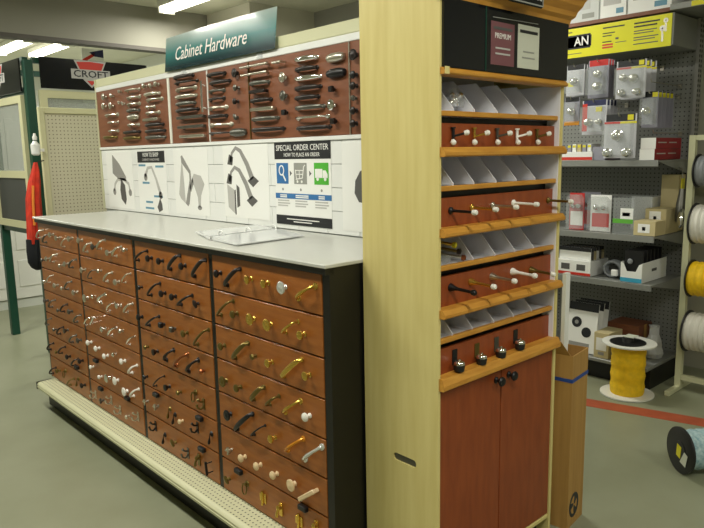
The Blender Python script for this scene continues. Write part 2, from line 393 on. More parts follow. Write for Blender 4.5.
# ------------------------------------------------------------------ the cabinet-hardware counter
DX, ZB, ZT = 1.322, 0.166, 1.134            # drawer front plane, bottom and top of the fronts
t = thing('gondola_base', 'cream perforated base deck with dark kick plate under the drawer cabinets', 'shelf base', (1.5, 2.9, 0))
MB().box(1.284, 1.84, 1.60, 4.215, 0, 0.147).build('kick_plate', 'black_lam', t)
MB().box(1.236, 1.84, 1.57, 4.19, 0.148, 0.164).build('deck', 'cream_perf', t)
MB().prism([(1.236, 1.57, 0.164), (1.222, 1.57, 0.160), (1.215, 1.57, 0.150), (1.219, 1.57, 0.144), (1.214, 1.57, 0.139), (1.216, 1.57, 0.127), (1.226, 1.57, 0.124), (1.236, 1.57, 0.128)], (0, 2.62, 0)).build('front_lip', 'cream_metal', t, True)
MB().box(1.213, 1.30, 4.19, 4.197, 0.122, 0.166).build('end_bracket', 'black_plastic', t)
COLS = [(1.583, 2.240), (2.268, 2.917), (2.947, 3.600), (3.626, 4.236)]
CLAB = ['black drawer cabinet with brass, antique and beige knob samples, beside the maple tower',
        'black drawer cabinet of dark bronze and black pulls, second from the maple tower',
        'black drawer cabinet with chrome bars and white ceramic knobs, third from the maple tower',
        'black drawer cabinet full of small silver and pewter pulls at the pegboard end']
ROWS = [ZT-i*(ZT-ZB)/7 for i in range(8)]
drawers = {}
for c, (ya, yb) in enumerate(COLS):
    cab = thing('drawer_cabinet', CLAB[c], 'cabinet', (1.58, (ya+yb)/2, ZB), 'hardware sample drawer cabinets')
    ya2 = ya-(0.036 if c == 0 else 0.013); yb2 = yb+(0.016 if c == 3 else 0.013)
    body = MB().box(1.340, 1.838, ya2, yb2, ZB-.001, 1.1555)
    body.box(1.324, 1.341, ya2, ya-.002, ZB-.001, 1.1555); body.box(1.324, 1.341, yb+.002, yb2, ZB-.001, 1.1555); body.box(1.308, 1.341, ya2, yb2, ZT+.001, 1.1555)
    body.build('body', 'black_lam', cab)
    for r in range(7):
        z1, z0 = ROWS[r]-.003, ROWS[r+1]+.003
        o = Vector((DX+.009, (ya+yb)/2, (z0+z1)/2))
        mb = MB().box(-.009, .0085, -(yb-ya)/2+.001, (yb-ya)/2-.001, -(z1-z0)/2, (z1-z0)/2, .0015)
        d = link('drawer', mb.mesh('drawer', 'cherry_drawer'), cab, o-wloc(cab)); drawers[(c, r)] = d
# --- near cabinet, spot by spot: (kind, material, place) or (kind, material, lower end, upper end)
A4 = [
 [('knob','bronze',(221,273)),('wide_pull','bronze',(228,285),(240.5,269)),('knob','brass',(252,279)),('knob','brass',(268.5,283)),('disc_knob','glass_knob',(285.5,287)),('bow_pull','brass',(298.5,298),(315.5,286))],
 [('pull','antique',(221.5,315),(233.5,301)),('knob','antique',(237.5,313.5)),('disc_knob','brass',(254,318.5)),('disc_knob','brass',(271,324)),('pull','brass',(286.5,332),(298.5,321.5)),('knob','brass',(305,334))],
 [('knob','antique',(225,345.5)),('wide_pull','antique',(236,357.5),(248.5,343)),('small_knob','antique',(256,356)),('knob','brass',(272.5,362)),('wide_pull','brass',(284.5,376),(302,359.5)),('knob','brass',(310,374.5))],
 [('disc_knob','antique',(226.5,380.5)),('knob','antique',(241,387)),('wide_pull','antique',(254.5,399),(264.5,387)),('pull','antique',(270.5,404),(279.5,396)),('bow_pull','brass',(285.5,412),(300.5,401)),('knob','ceramic',(310,415.5))],
 [('disc_knob','black_iron',(231,414)),('wide_pull','black_iron',(238,428.5),(253,414)),('thin_pull','black_iron',(255,434.5),(265.5,425.5)),('knob','brass',(275.5,437.3)),('bow_pull','amber',(288,450),(303,439)),('bow_pull','glass_knob',(305.5,459),(322,447))],
 [('cross_knob','nickel',(232,449.5)),('knob','beige',(245.5,456.5)),('knob','beige',(261,464.5)),('knob','beige',(277.5,473.5)),('disc_knob','beige',(295,483.5)),('block_pull','beige',(304.5,497),(319.5,489))],
 [('oval_knob','antique',(230,478.5)),('bail_pull','antique',(247.5,486.5)),('hinge','brass',(263.5,497.5)),('latch','brass',(281.5,509)),('hinge','brass',(299.5,520.5)),('latch','brass',(317,527))]]
A3 = [
 [('pull','bronze',(139,260),(147.5,251)),('knob','bronze',(152,258)),('knob','bronze',(163,260.7)),('wide_pull','bronze',(171.5,269),(180.5,255.5)),('knob','bronze',(185.7,265.7)),('wide_pull','bronze',(195.5,276),(206,260))],
 [('small_knob','black_iron',(142.3,287)),('pull','black_iron',(151.8,295),(160.2,283.5)),('knob','bronze',(165.5,293)),('knob','bronze',(176,296.3)),('pull','black_iron',(181.8,304.5),(192.5,295.5)),('oval_knob','bronze',(198.8,303.4))],
 [('knob','black_iron',(142.6,316.8)),('pull','black_iron',(150,325),(159.3,316.5)),('cube_knob','black_iron',(164.6,324.3)),('cube_knob','pewter',(175.6,328.7)),('knob','antique',(187.6,332.8)),('pull','antique',(198,344.2),(208.8,329.8))],
 [('small_knob','antique',(148.4,346.6)),('cone_knob','bronze',(158,351.2)),('bow_pull','bronze',(167,359.8),(174,350)),('bow_pull','copper',(176.7,365.5),(187.5,354.5)),('bow_pull','bronze',(189.3,371),(198.5,360)),('small_knob','copper',(204.2,370.8))],
 [('small_knob','black_iron',(147.6,376.5)),('thin_pull','bronze',(156.8,385.5),(164.6,376.2)),('cone_knob','black_iron',(170,386.5)),('small_knob','antique',(181.2,392)),('bail_pull','antique',(196,395)),('hook','antique',(204,404))],
 [('cross_knob','nickel',(148.4,401)),('cross_knob','nickel',(158.6,406)),('drop_pull','antique',(170.6,412.3)),('drop_pull','bronze',(175.6,418)),('small_knob','beige',(183,420.6)),('hook','bronze',(197.8,427.5)),('drop_pull','black_iron',(212,437.5))],
 [('hook','bronze',(156,426)),('drop_pull','bronze',(165.6,438)),('oval_knob','antique',(176,442)),('hook','pewter',(188.4,453)),('latch','antique',(199.5,459.5)),('bar_pull','black_iron',(213,473),(211.4,460))]]
def put(c, r, it, x=DX):
    d = drawers[(c, r)]
    if len(it) == 3: mount(d, it[0], it[1], at(it[2][0], it[2][1], 'x', x))
    else: mount_line(d, it[0], it[1], it[2], it[3], x)
for r in range(7):
    for it in A4[r]: put(0, r, it)
    for it in A3[r]: put(1, r, it)
# two far cabinets: six samples a drawer, the finishes as seen row by row
A2 = [('nickel', 'knob pull knob pull knob pull small_knob'), ('nickel', 'knob thin_pull small_knob pull knob thin_pull'), ('chrome', 'disc_knob small_knob bow_pull thin_pull knob pull'), ('chrome', 'thin_pull bar_pull knob pull small_knob thin_pull'),
      ('ceramic', 'knob knob knob small_knob knob pull'), ('ceramic', 'small_knob small_knob disc_knob disc_knob disc_knob pull'), ('nickel', 'hook cross_knob hook hook small_knob hook')]
A1 = [('nickel', 'pull pull knob knob thin_pull knob'), ('nickel', 'small_knob knob pull small_knob knob pull'), ('nickel', 'small_knob thin_pull knob small_knob pull knob'), ('pewter', 'knob pull small_knob pull knob pull'),
      ('pewter', 'thin_pull small_knob pull cone_knob pull knob'), ('bronze', 'pull small_knob pull knob pull knob'), ('antique', 'pull knob bail_pull pull drop_pull knob')]
for c, A in ((2, A2), (3, A1)):
    ya, yb = COLS[c]
    for r, (m, seq) in enumerate(A):
        ks = seq.split(); zc = (ROWS[r]+ROWS[r+1])/2
        for i, k in enumerate(ks):
            f = (i+0.6)/(len(ks)+0.2)
            P = Vector((DX, yb-(yb-ya)*f, zc+0.018*math.sin(i*2.1+r*1.3+c)))
            mm = m
            if (i+r+c) % 5 == 4: mm = {'nickel': 'pewter', 'chrome': 'nickel', 'pewter': 'bronze', 'ceramic': 'chrome', 'bronze': 'antique', 'antique': 'bronze'}[m]
            if k in ('knob', 'small_knob', 'disc_knob', 'cone_knob', 'cross_knob', 'hook', 'bail_pull', 'drop_pull'): mount(drawers[(c, r)], k, mm, P, 0, None, 1.0)
            else: mount(drawers[(c, r)], k, mm, P, math.radians(50), 0.078, 1.0)
        
# black finger tabs under some drawer tops
for c, r, px, py in ((0, 6, 239.5, 471), (0, 6, 304, 507.5), (1, 5, 156.8, 394.5), (1, 5, 200.3, 418), (1, 6, 202.7, 449), (2, 6, 101.5, 388.5), (2, 6, 128, 398), (2, 5, 96.5, 360.5), (3, 6, 77.5, 367)):
    P = at(px, py, 'x', DX-.004); d = drawers[(c, r)]
    MB().box(P.x-.014, DX, P.y-.022, P.y+.022, P.z-.010, P.z+.010, .003).build('finger_tab', 'black_plastic', d)
one(MB().box(1.300, 1.846, 1.540, 4.262, 1.156, 1.168, .002), 'countertop', 'counter', 'pale grey laminate countertop running over the four drawer cabinets', 'countertop')
# edge band under the top
# ------------------------------------------------------------------ display board on the counter
BX = 1.85
bd = thing('display_board', 'white tiled backboard with cherry panels of cabinet pulls behind the countertop', 'display board', (BX+.02, 3.0, 1.17))
MB().box(BX+.003, BX+.04, 1.56, 4.485, 0.3, 2.0).build('backing', 'grout', bd)
MB().box(BX-.012, BX+.02, 1.56, 4.485, 1.563, 1.580, .002).build('ledge', 'white_gloss', bd)
MB().box(BX-.010, BX+.03, 1.56, 4.485, 1.940, 1.969, .002).build('top_strip', 'white_gloss', bd)
MB().box(BX-.004, BX+.05, 1.56, 4.485, 1.971, 2.022, .003).build('cap', 'cream_metal', bd)
MB().box(BX-.012, BX+.05, 4.485, 4.497, 1.17, 2.022, .002).build('end_post', 'cream_metal', bd)
th = (1.562-1.170)/4; tile_me = {}
for i in range(4):
    z0 = 1.170+i*th; y = 1.56+(0.1 if i % 2 else 0.0)-0.2
    while y < 4.485:
        a, b = max(y, 1.56)+.0012, min(y+.2, 4.485)-.0012; y += .2
        if b-a < .015: continue
        k = round(b-a, 4)
        if k not in tile_me: tile_me[k] = MB().box(-.004, .004, -k/2, k/2, -th/2+.0012, th/2-.0012, .0012).mesh('tile', 'tile_white')
        link('tile', tile_me[k], bd, Vector((BX, (a+b)/2, z0+th/2))-wloc(bd))
SEC = [1.56, 1.998, 2.70, 3.07, 3.484, 4.482]; panels = []
for a, b in zip(SEC, SEC[1:]):
    o = Vector((BX-.002, (a+b)/2, 1.760))
    panels.append((a, b, link('cherry_panel', MB().box(-.006, .006, -(b-a)/2+.0015, (b-a)/2-.0015, -.179, .179, .001).mesh('cherry_panel', 'cherry_board'), bd, o-wloc(bd))))
for y, w, m in ((1.998, .006, 'nickel'), (2.70, .004, 'antique'), (3.07, .008, 'white_paint'), (3.484, .022, 'lamp_body')):
    MB().box(BX-.013, BX-.007, y-w/2, y+w/2, 1.582, 1.938).build('joint_strip', m, bd)
PX = BX-.0085
def board(kind, m, a, b=None, y=None):
    """a = x start (or spot), b = x end, y: place on the photograph; long pulls lie level"""
    if b is None:
        P = at(a, y, 'x', PX); par = next((p for s0, s1, p in panels if s0 <= P.y < s1), panels[-1][2]); mount(par, kind, m, P)
    else:
        A = at(a, y, 'x', PX); B = at(b, y, 'x', PX); P = (A+B)/2; par = next((p for s0, s1, p in panels if s0 <= P.y < s1), panels[-1][2])
        mount(par, kind, m, P, PI/2, abs(A.y-B.y))
def c3(x): return 200+x*.2425
def c3y(y): return 40+y*.2424
for a, b, y, m, k in ((40,105,143,'bronze','wide_pull'),(50,125,175,'bronze','wide_pull'),(45,100,211,'pewter','bow_pull'),(45,100,244,'bronze','bow_pull'),(45,110,280,'nickel','bow_pull'),(45,112,315,'bronze','wide_pull'),(50,130,350,'nickel','bow_pull'),(50,130,384,'bronze','pull'),(132,195,381,'pewter','cup_pull'),
    (185,300,107,'nickel','bar_pull'),(320,356,93,'nickel','bar_pull'),(190,297,140,'nickel','bar_pull'),(215,285,178,'pewter','wide_pull'),(220,285,213,'bronze','block_pull'),(220,295,249,'bronze','wide_pull'),(225,320,285,'nickel','block_pull'),(225,322,325,'pewter','wide_pull'),(225,345,369,'bronze','wide_pull'),
    (403,485,78,'chrome','wide_pull'),(405,485,120,'bronze','wide_pull'),(403,498,157,'chrome','wide_pull'),(403,498,198,'bronze','wide_pull'),(403,490,238,'bronze','wide_pull'),(405,512,278,'pewter','wide_pull'),(408,528,319,'chrome','pull'),(410,535,362,'bronze','wide_pull'),
    (530,600,73,'nickel','cup_pull'),(530,605,137,'black_iron','cup_pull')):
    board(k, m, c3(a), c3(b), c3y(y))
for x, y, m, k in ((155,137,'bronze','disc_knob'),(160,198,'pewter','knob'),(158,254,'bronze','knob'),(157,318,'pewter','oval_knob'),(352,155,'nickel','disc_knob'),(355,230,'pewter','disc_knob'),(360,299,'black_iron','cube_knob'),(555,203,'bronze','cube_knob'),(553,268,'chrome','disc_knob'),(562,335,'bronze','cube_knob'),
    (645,62,'bronze','disc_knob'),(646,145,'black_iron','knob'),(646,190,'bronze','knob'),(644,240,'pewter','small_knob'),(646,292,'bronze','knob'),(646,345,'bronze','knob')):
    board(k, m, c3(x), None, c3y(y))
def c2(x): return 90+x*.19886
def c2y(y): return 40+y*.19886
for a, b, y, m, k in ((432,520,185,'bronze','wide_pull'),(440,540,213,'bronze','pull'),(442,530,246,'nickel','bow_pull'),(442,535,284,'nickel','wide_pull'),(445,530,320,'pewter','wide_pull'),(445,545,353,'bronze','wide_pull'),(455,590,388,'pewter','block_pull'),(460,590,436,'pewter','block_pull'),(470,592,483,'nickel','block_pull'),
    (85,140,378,'nickel','bow_pull'),(105,142,415,'nickel','pull'),(105,142,458,'nickel','bow_pull'),(190,250,252,'nickel','pull'),(195,250,290,'nickel','bow_pull'),(195,250,323,'nickel','bow_pull'),(198,250,355,'pewter','wide_pull'),(198,250,388,'nickel','cup_pull'),(200,246,427,'nickel','bow_pull'),(180,252,464,'bronze','wide_pull'),(180,252,494,'antique','wide_pull'),
    (285,352,272,'nickel','wide_pull'),(292,362,300,'nickel','bow_pull'),(292,326,338,'nickel','bow_pull'),(290,348,367,'nickel','bow_pull'),(285,360,400,'nickel','block_pull'),(290,370,427,'bronze','wide_pull'),(290,378,458,'bronze','wide_pull'),(290,378,490,'pewter','wide_pull'),(80,135,490,'antique','wide_pull')):
    board(k, m, c2(a), c2(b), c2y(y))
for x, y, m, k in ((80,287,'nickel','disc_knob'),(118,280,'nickel','oval_knob'),(80,333,'nickel','disc_knob'),(116,331,'nickel','disc_knob'),(158,260,'nickel','small_knob'),(158,316,'nickel','small_knob'),(176,320,'nickel','small_knob'),(285,232,'nickel','knob'),(316,230,'nickel','oval_knob'),(346,222,'nickel','knob')):
    board(k, m, c2(x), None, c2y(y))
vp = at(206.5, 97, 'x', PX); mount(panels[3][2], 'bar_pull', 'chrome', vp, 0, .155)

# ------------------------------------------------------------------ posters on the tiles
def poster(label, y_left, y_right, z0, z1, name='poster', m='paper'):
    """y_left is the far (left seen from the aisle) edge"""
    t = thing(name, label, 'poster', (BX-.005, (y_left+y_right)/2, z0), 'posters on the tiled backboard')
    f = Face2D((BX-.0046, y_left, z0), (0, -1, 0), (0, 0, 1))
    mb = MB(); f.rect(mb, 0, y_left-y_right, 0, z1-z0, .0012); mb.build('sheet', m, t)
    f2 = Face2D((BX-.0058, y_left, z0), (0, -1, 0), (0, 0, 1)); return t, f2, y_left-y_right, z1-z0
def arc(cx, cy, rx, ry, a0, a1, n=12): return [(cx+rx*math.cos(math.radians(a0+(a1-a0)*i/n)), cy+ry*math.sin(math.radians(a0+(a1-a0)*i/n))) for i in range(n+1)]
# 1: door pull and keyhole plate
t, f, W, H = poster('white poster of a grey knocker pull and a back plate at the pegboard end', 4.41, 4.02, 1.185, 1.552)
def art(t, f, jobs):
    for i, (nm, m, fn) in enumerate(jobs):
        mb = MB(); fn(mb); mb.build(nm, m, t)
art(t, f, [('printed_plate', 'ink_mid', lambda mb: f.poly(mb, [(.09, .225), (.10, .345), (.20, .285), (.285, .205), (.29, .175), (.17, .19)])),
           ('printed_pull', 'ink_light', lambda mb: f.stroke(mb, [(.10, .11), (.115, .155), (.16, .185), (.26, .185), (.32, .16), (.335, .115)], .02)),
           ('printed_foot', 'ink_mid', lambda mb: f.disc(mb, .10, .105, .022)), ('printed_foot', 'ink_mid', lambda mb: f.disc(mb, .335, .105, .022)),
           ('printed_drop', 'ink_dark', lambda mb: f.poly(mb, [(.21, .19), (.265, .15), (.275, .06), (.255, .025), (.20, .06), (.19, .12)]))])
t, f, W, H = poster('white how-to poster with black heading, bent pull and dark knob', 3.95, 3.58, 1.180, 1.552)
art(t, f, [('heading_band', 'ink_black', lambda mb: f.rect(mb, 0.01, W-.01, H-.075, H-.008)),
           ('printed_pull', 'ink_light', lambda mb: f.stroke(mb, [(.10, .215), (.14, .265), (.19, .27), (.24, .20), (.285, .11)], [.03, .02, .018, .022, .03])),
           ('printed_foot', 'ink_mid', lambda mb: f.disc(mb, .105, .21, .022)), ('printed_foot', 'ink_mid', lambda mb: f.disc(mb, .285, .105, .022)),
           ('printed_knob', 'ink_dark', lambda mb: f.poly(mb, [(.255, .005), (.235, .035), (.255, .06), (.275, .09), (.295, .055), (.30, .02)])),
          ]+[('caption_line', 'ink_paleblue', lambda mb, a=a, b=b, w=w: f.rect(mb, a, a+w, b, b+.012)) for a, b, w in ((.02, .275, .09), (.24, .268, .10), (.06, .17, .09), (.20, .092, .11), (.09, .055, .09), (.08, .018, .11))])
f2 = Face2D(f.p(0, 0, .0008), f.u, f.v)
text(f2, 'HOW TO SHOP', W/2, H-.030, .036, 'ink_white', t, width=.20)
text(f2, 'CABINET HARDWARE', W/2, H-.058, .020, 'ink_light', t, width=.22)
t, f, W, H = poster('white poster of a square pull and a tapered knob', 3.485, 3.115, 1.190, 1.550)
art(t, f, [('printed_pull', 'ink_mid', lambda mb: f.poly(mb, [(.09, .285), (.17, .225), (.17, .19), (.115, .06), (.14, .045), (.155, .06), (.19, .175), (.185, .24), (.10, .325), (.085, .32)])),
           ('printed_face', 'ink_light', lambda mb: f.poly(mb, [(.045, .11), (.09, .285), (.10, .27), (.115, .06), (.065, .085)])),
           ('printed_knob', 'ink_light', lambda mb: f.poly(mb, [(.19, .19), (.22, .155), (.25, .10), (.255, .045), (.275, .045), (.285, .11), (.325, .17), (.29, .215), (.22, .225)])),
           ('printed_base', 'ink_mid', lambda mb: (f.disc(mb, .265, .042, .022, ry=.012), f.poly(mb, [(.165, .15), (.205, .205), (.21, .17), (.18, .125)])))])
t, f, W, H = poster('white poster of two arched dark pulls above a grey block handle', 2.965, 2.575, 1.200, 1.561)
def pull_art(oa, ob):
    return [('printed_pull', 'ink_mid', lambda mb: f.stroke(mb, [(.06+oa, .255+ob), (.075+oa, .30+ob), (.11+oa, .325+ob), (.15+oa, .31+ob), (.205+oa, .245+ob), (.245+oa, .175+ob)], [.02, .016, .018, .022, .03, .035])),
            ('printed_foot', 'ink_dark', lambda mb: f.poly(mb, [(.03+oa, .245+ob), (.05+oa, .295+ob), (.085+oa, .28+ob), (.075+oa, .24+ob)])), ('printed_foot', 'ink_dark', lambda mb: f.poly(mb, [(.205+oa, .165+ob), (.255+oa, .19+ob), (.30+oa, .165+ob), (.25+oa, .135+ob)]))]
art(t, f, pull_art(.01, .02)+pull_art(-.005, -.075))
art(t, f, [('printed_block', 'ink_light', lambda mb: f.poly(mb, [(.03, .165), (.10, .135), (.10, .015), (.035, .05)])), ('printed_edge', 'ink_dark', lambda mb: (f.poly(mb, [(.095, .135), (.105, .14), (.105, .015), (.095, .015)]), f.poly(mb, [(.115, .165), (.14, .15), (.14, .06), (.115, .05)])))])
t, f, W, H = poster('SPECIAL ORDER CENTER poster with blue, grey and green squares', 2.522, 2.128, 1.192, 1.562)
f2 = Face2D(f.p(0, 0, .0008), f.u, f.v)
art(t, f, [('heading_band', 'ink_black', lambda mb: f.rect(mb, .0, W, H-.075, H)), ('blue_square', 'ink_blue', lambda mb: f.rect(mb, .012, .100, .185, .278)), ('grey_square', 'ink_grey', lambda mb: f.rect(mb, .142, .232, .185, .278)), ('green_square', 'ink_green', lambda mb: f.rect(mb, .283, .378, .185, .278)),
           ('arrow', 'ink_dark', lambda mb: f.poly(mb, [(.112, .22), (.126, .232), (.112, .244)])), ('arrow', 'ink_dark', lambda mb: f.poly(mb, [(.250, .22), (.264, .232), (.250, .244)])),
           ('blue_band', 'ink_blue', lambda mb: f.rect(mb, 0, W, .118, .142)), ('footer_band', 'ink_black', lambda mb: f.rect(mb, 0, W, .0, .042)),
          ]+[('caption_line', 'ink_light', lambda mb, a=a, b=b, w=w: f.rect(mb, a, a+w, b, b+.006)) for a in (.015, .145, .285) for b, w in ((.106, .085), (.094, .09), (.083, .075))]
          +[('numeral', 'ink_mid', lambda mb, a=a: f.disc(mb, a, .160, .006)) for a in (.056, .187, .33)])
art(t, f2, [('magnifier_icon', 'ink_white', lambda mb: (f2.stroke(mb, arc(.05, .245, .017, .021, 0, 360, 20), .006), f2.stroke(mb, [(.060, .225), (.080, .198)], .008))),
            ('cart_icon', 'ink_white', lambda mb: (f2.stroke(mb, [(.222, .268), (.212, .262), (.202, .212), (.155, .206)], .005), f2.stroke(mb, [(.152, .245), (.208, .245)], .004), f2.stroke(mb, [(.154, .228), (.204, .228)], .004), f2.stroke(mb, [(.152, .248), (.160, .206)], .004), f2.stroke(mb, [(.180, .245), (.182, .208)], .004), f2.disc(mb, .166, .196, .006), f2.disc(mb, .196, .196, .006))),
            ('truck_icon', 'ink_white', lambda mb: (f2.rect(mb, .290, .338, .214, .252), f2.poly(mb, [(.341, .214), (.372, .214), (.372, .230), (.360, .246), (.341, .246)]), f2.disc(mb, .306, .209, .008), f2.disc(mb, .356, .209, .008))),
           ]+[('word_line', 'ink_white', lambda mb, a=a, b=b, w=w: f2.rect(mb, a, a+w, b, b+.005)) for a, w in ((.035, .05), (.15, .09), (.31, .04)) for b in ((.123, .131))]
           +[('word_line', 'ink_white', lambda mb: f2.rect(mb, .08, .31, .024, .028)), ('word_line', 'ink_white', lambda mb: f2.rect(mb, .13, .26, .013, .017))])
text(f2, 'SPECIAL ORDER CENTER', W/2, H-.026, .036, 'ink_white', t, width=.365)
text(f2, 'HOW TO PLACE AN ORDER', W/2, H-.057, .024, 'ink_white', t, width=.25)
t, f, W, H = poster('white poster of a dark square knob next to the maple tower', 2.06, 1.70, 1.192, 1.555)
art(t, f, [('printed_knob', 'ink_dark', lambda mb: f.poly(mb, [(.075, .155), (.08, .205), (.11, .245), (.20, .26), (.24, .18), (.20, .11), (.10, .12)])), ('printed_face', 'ink_black', lambda mb: f.poly(mb, [(.12, .135), (.12, .22), (.19, .24), (.22, .18), (.19, .125)], .0012))])

# ------------------------------------------------------------------ hanging header sign CABINET HARDWARE
sg = thing('header_sign', 'teal sign reading Cabinet Hardware standing on top of the board', 'sign', (1.84, 2.94, 1.975))
SX, LEAN, BOW = 1.826, .020, .012            # foot of the sign, how far its top leans back, how far it bows
def sign_x(u, v): return SX+LEAN*v-BOW*math.sin(PI*min(1, max(0, u)))*(0.3+0.7*v)
mb = MB(); n = 16; grid = []
for i in range(n+1):
    grid.append([mb.bm.verts.new((sign_x(i/n, j/6), 3.487-1.022*i/n, 1.969+.180*j/6)) for j in range(7)])
for i in range(n):
    for j in range(6): mb.bm.faces.new((grid[i][j], grid[i+1][j], grid[i+1][j+1], grid[i][j+1]))
bmesh.ops.solidify(mb.bm, geom=list(mb.bm.faces), thickness=.003)
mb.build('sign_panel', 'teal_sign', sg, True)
fS = Face2D((SX, 3.487, 1.969), (0, -1, 0), (0, 0, 1))
lt = text(fS, 'Cabinet Hardware', .46, .078, .098, 'ink_white', sg, shear=.25, width=.68, h=.001)
for v in lt.data.vertices:                     # lie on the bowed panel
    w = v.co+wloc(lt); v.co.x += sign_x((3.487-w.y)/1.022, (w.z-1.969)/.180)-SX-.0035
for y in (3.3, 2.6): MB().box(1.834, 1.8395, y-.02, y+.02, 1.945, 2.005).build('clip', 'clear', sg)

# ------------------------------------------------------------------ open ring binder on the counter
bn = thing('ring_binder', 'open ring binder of clear pages lying on the countertop', 'binder', (1.58, 2.37, 1.168))
MB().prism([(1.40, 2.378, 1.169), (1.47, 2.62, 1.1765), (1.47, 2.62, 1.1795), (1.40, 2.378, 1.185)], (.35, .03, 0)).build('page_stack', 'clear_page', bn)
MB().prism([(1.40, 2.360, 1.169), (1.36, 2.12, 1.1735), (1.36, 2.12, 1.1765), (1.40, 2.360, 1.184)], (.35, .03, 0)).build('page_stack', 'clear_page', bn)
MB().prism([(1.395, 2.352, 1.1682), (1.395, 2.386, 1.1682), (1.395, 2.386, 1.1705), (1.395, 2.352, 1.1705)], (.36, .031, 0)).build('spine', 'ink_mid', bn)
for k in range(3):
    x = 1.45+.14*k; y = 2.372+.011*k
    MB().tube([(x, y+.022*math.cos(a), 1.172+.03*math.sin(a)) for a in [PI*i/10 for i in range(11)]], .0032, 8, up=(1, 0, 0)).build('ring', 'white_gloss', bn, True)
#@@COUNTER_END
# ------------------------------------------------------------------ the maple end tower with door stops
TX0, TX1, TY0, TY1, TZ = 1.460, 2.115, 1.222, 1.538, 2.03
IX0, IX1 = TX0+.009, TX1-.014               # inside faces
tw = thing('display_tower', 'tall maple end tower of door stops above two cherry doors', 'display', ((TX0+TX1)/2, (TY0+TY1)/2, 0))
# near side panel with its hand slot
mb = MB(); bm = mb.bm
outer = [bm.verts.new(p) for p in ((TX0, TY0, 0), (TX0, TY1, 0), (TX0, TY1, TZ), (TX0, TY0, TZ))]
sl = []
for i in range(16):
    a = 2*PI*i/16; sgn = 1 if math.cos(a) >= 0 else -1
    sl.append(bm.verts.new((TX0, 1.36+sgn*.036+.013*math.cos(a), .541+.013*math.sin(a))))
eds = [bm.edges.new((L[i], L[(i+1) % len(L)])) for L in (outer, sl) for i in range(len(L))]
fl = bmesh.ops.triangle_fill(bm, use_beauty=True, edges=eds)
fs = [g for g in fl['geom'] if isinstance(g, bmesh.types.BMFace)]
ex = bmesh.ops.extrude_face_region(bm, geom=fs)
bmesh.ops.translate(bm, verts=[g for g in ex['geom'] if isinstance(g, bmesh.types.BMVert)], vec=(.009, 0, 0))
mb.build('side_panel', 'maple', tw)
mb = MB(); fs_ = Face2D((TX0+.0005, 1.36, .541), (0, -1, 0), (0, 0, 1))
fs_.poly(mb, [((.036 if math.cos(2*PI*i/16) >= 0 else -.036)+.0128*math.cos(2*PI*i/16), .0128*math.sin(2*PI*i/16)) for i in range(16)], .001, -.006); mb.build('slot_lining', 'pewter', tw)
MB().box(IX1, TX1, TY0, TY1, 0, TZ).build('side_panel', 'maple', tw)
MB().box(IX1-.003, IX1, TY0+.004, 1.50, .80, 1.72).build('side_lining', 'white_lam', tw)
MB().box(IX0, IX1, 1.50, 1.515, .14, TZ).build('back_panel', 'white_lam', tw)
MB().box(IX0, IX1, TY0+.05, TY0+.07, 0, .14).build('kick_plate', 'black_lam', tw)
MB().box(IX0, IX1, TY0+.002, TY0+.3, .138, .154, .002).build('bottom_rail', 'maple', tw)
MB().box(IX0, IX1, TY0+.01, 1.5, 2.0, TZ).build('top_board', 'maple', tw)
MB().box(IX0, TX1+.001, TY0-.009, TY0+.006, 1.735, 2.0).build('header_board', 'black_panel', tw)
MB().box(1.655, 1.658, TY0-.011, TY0-.009, 1.736, 1.915).build('header_joint', 'green_frame', tw)
fh = Face2D((0, TY0-.009, 0), (1, 0, 0), (0, 0, 1))
# crown moulding: front run and right return
prof = [(0.0, 1.912), (.008, 1.914), (.012, 1.930), (.024, 1.940), (.028, 1.954), (.042, 1.972), (.047, 1.986), (.054, 1.994), (.054, 2.022), (0, 2.022)]
MB().prism([(IX0-.019, TY0-p, z) for p, z in prof], (TX1-IX0+.019, 0, 0)).build('crown_moulding', 'oak_trim', tw)
cb = MB(); rows = []
for p, z in prof: rows.append([cb.bm.verts.new(q) for q in ((TX1, TY0-p, z), (TX1+p*.75+.001, TY0-p, z), (TX1+p*.75+.001, TY1, z), (TX1, TY1, z))])
for i in range(len(rows)):
    A, B = rows[i], rows[(i+1) % len(rows)]
    for k in range(3): cb.bm.faces.new((A[k], A[k+1], B[k+1], B[k]))
cb.build('crown_return', 'oak_trim', tw)
# plaque on the crown
pl = MB().box(1.690, 1.868, TY0-.066, TY0-.056, 1.927, 1.998, .004).build('plaque', 'black_panel', tw)
mb = MB(); fp = Face2D((0, TY0-.066, 0), (1, 0, 0), (0, 0, 1))
for (a, b, c, d) in ((1.693, 1.865, 1.930, 1.934), (1.693, 1.865, 1.991, 1.995)): fp.rect(mb, a, b, c, d, .0012)
for (a, b, c, d) in ((1.693, 1.697, 1.934, 1.991), (1.861, 1.865, 1.934, 1.991)): fp.rect(mb, a, b, c, d, .0012)
mb.build('plaque_rim', 'ink_grey', pl)
text(fp, 'RESOURCE', 1.779, 1.960, .046, 'ink_light', pl, width=.155)
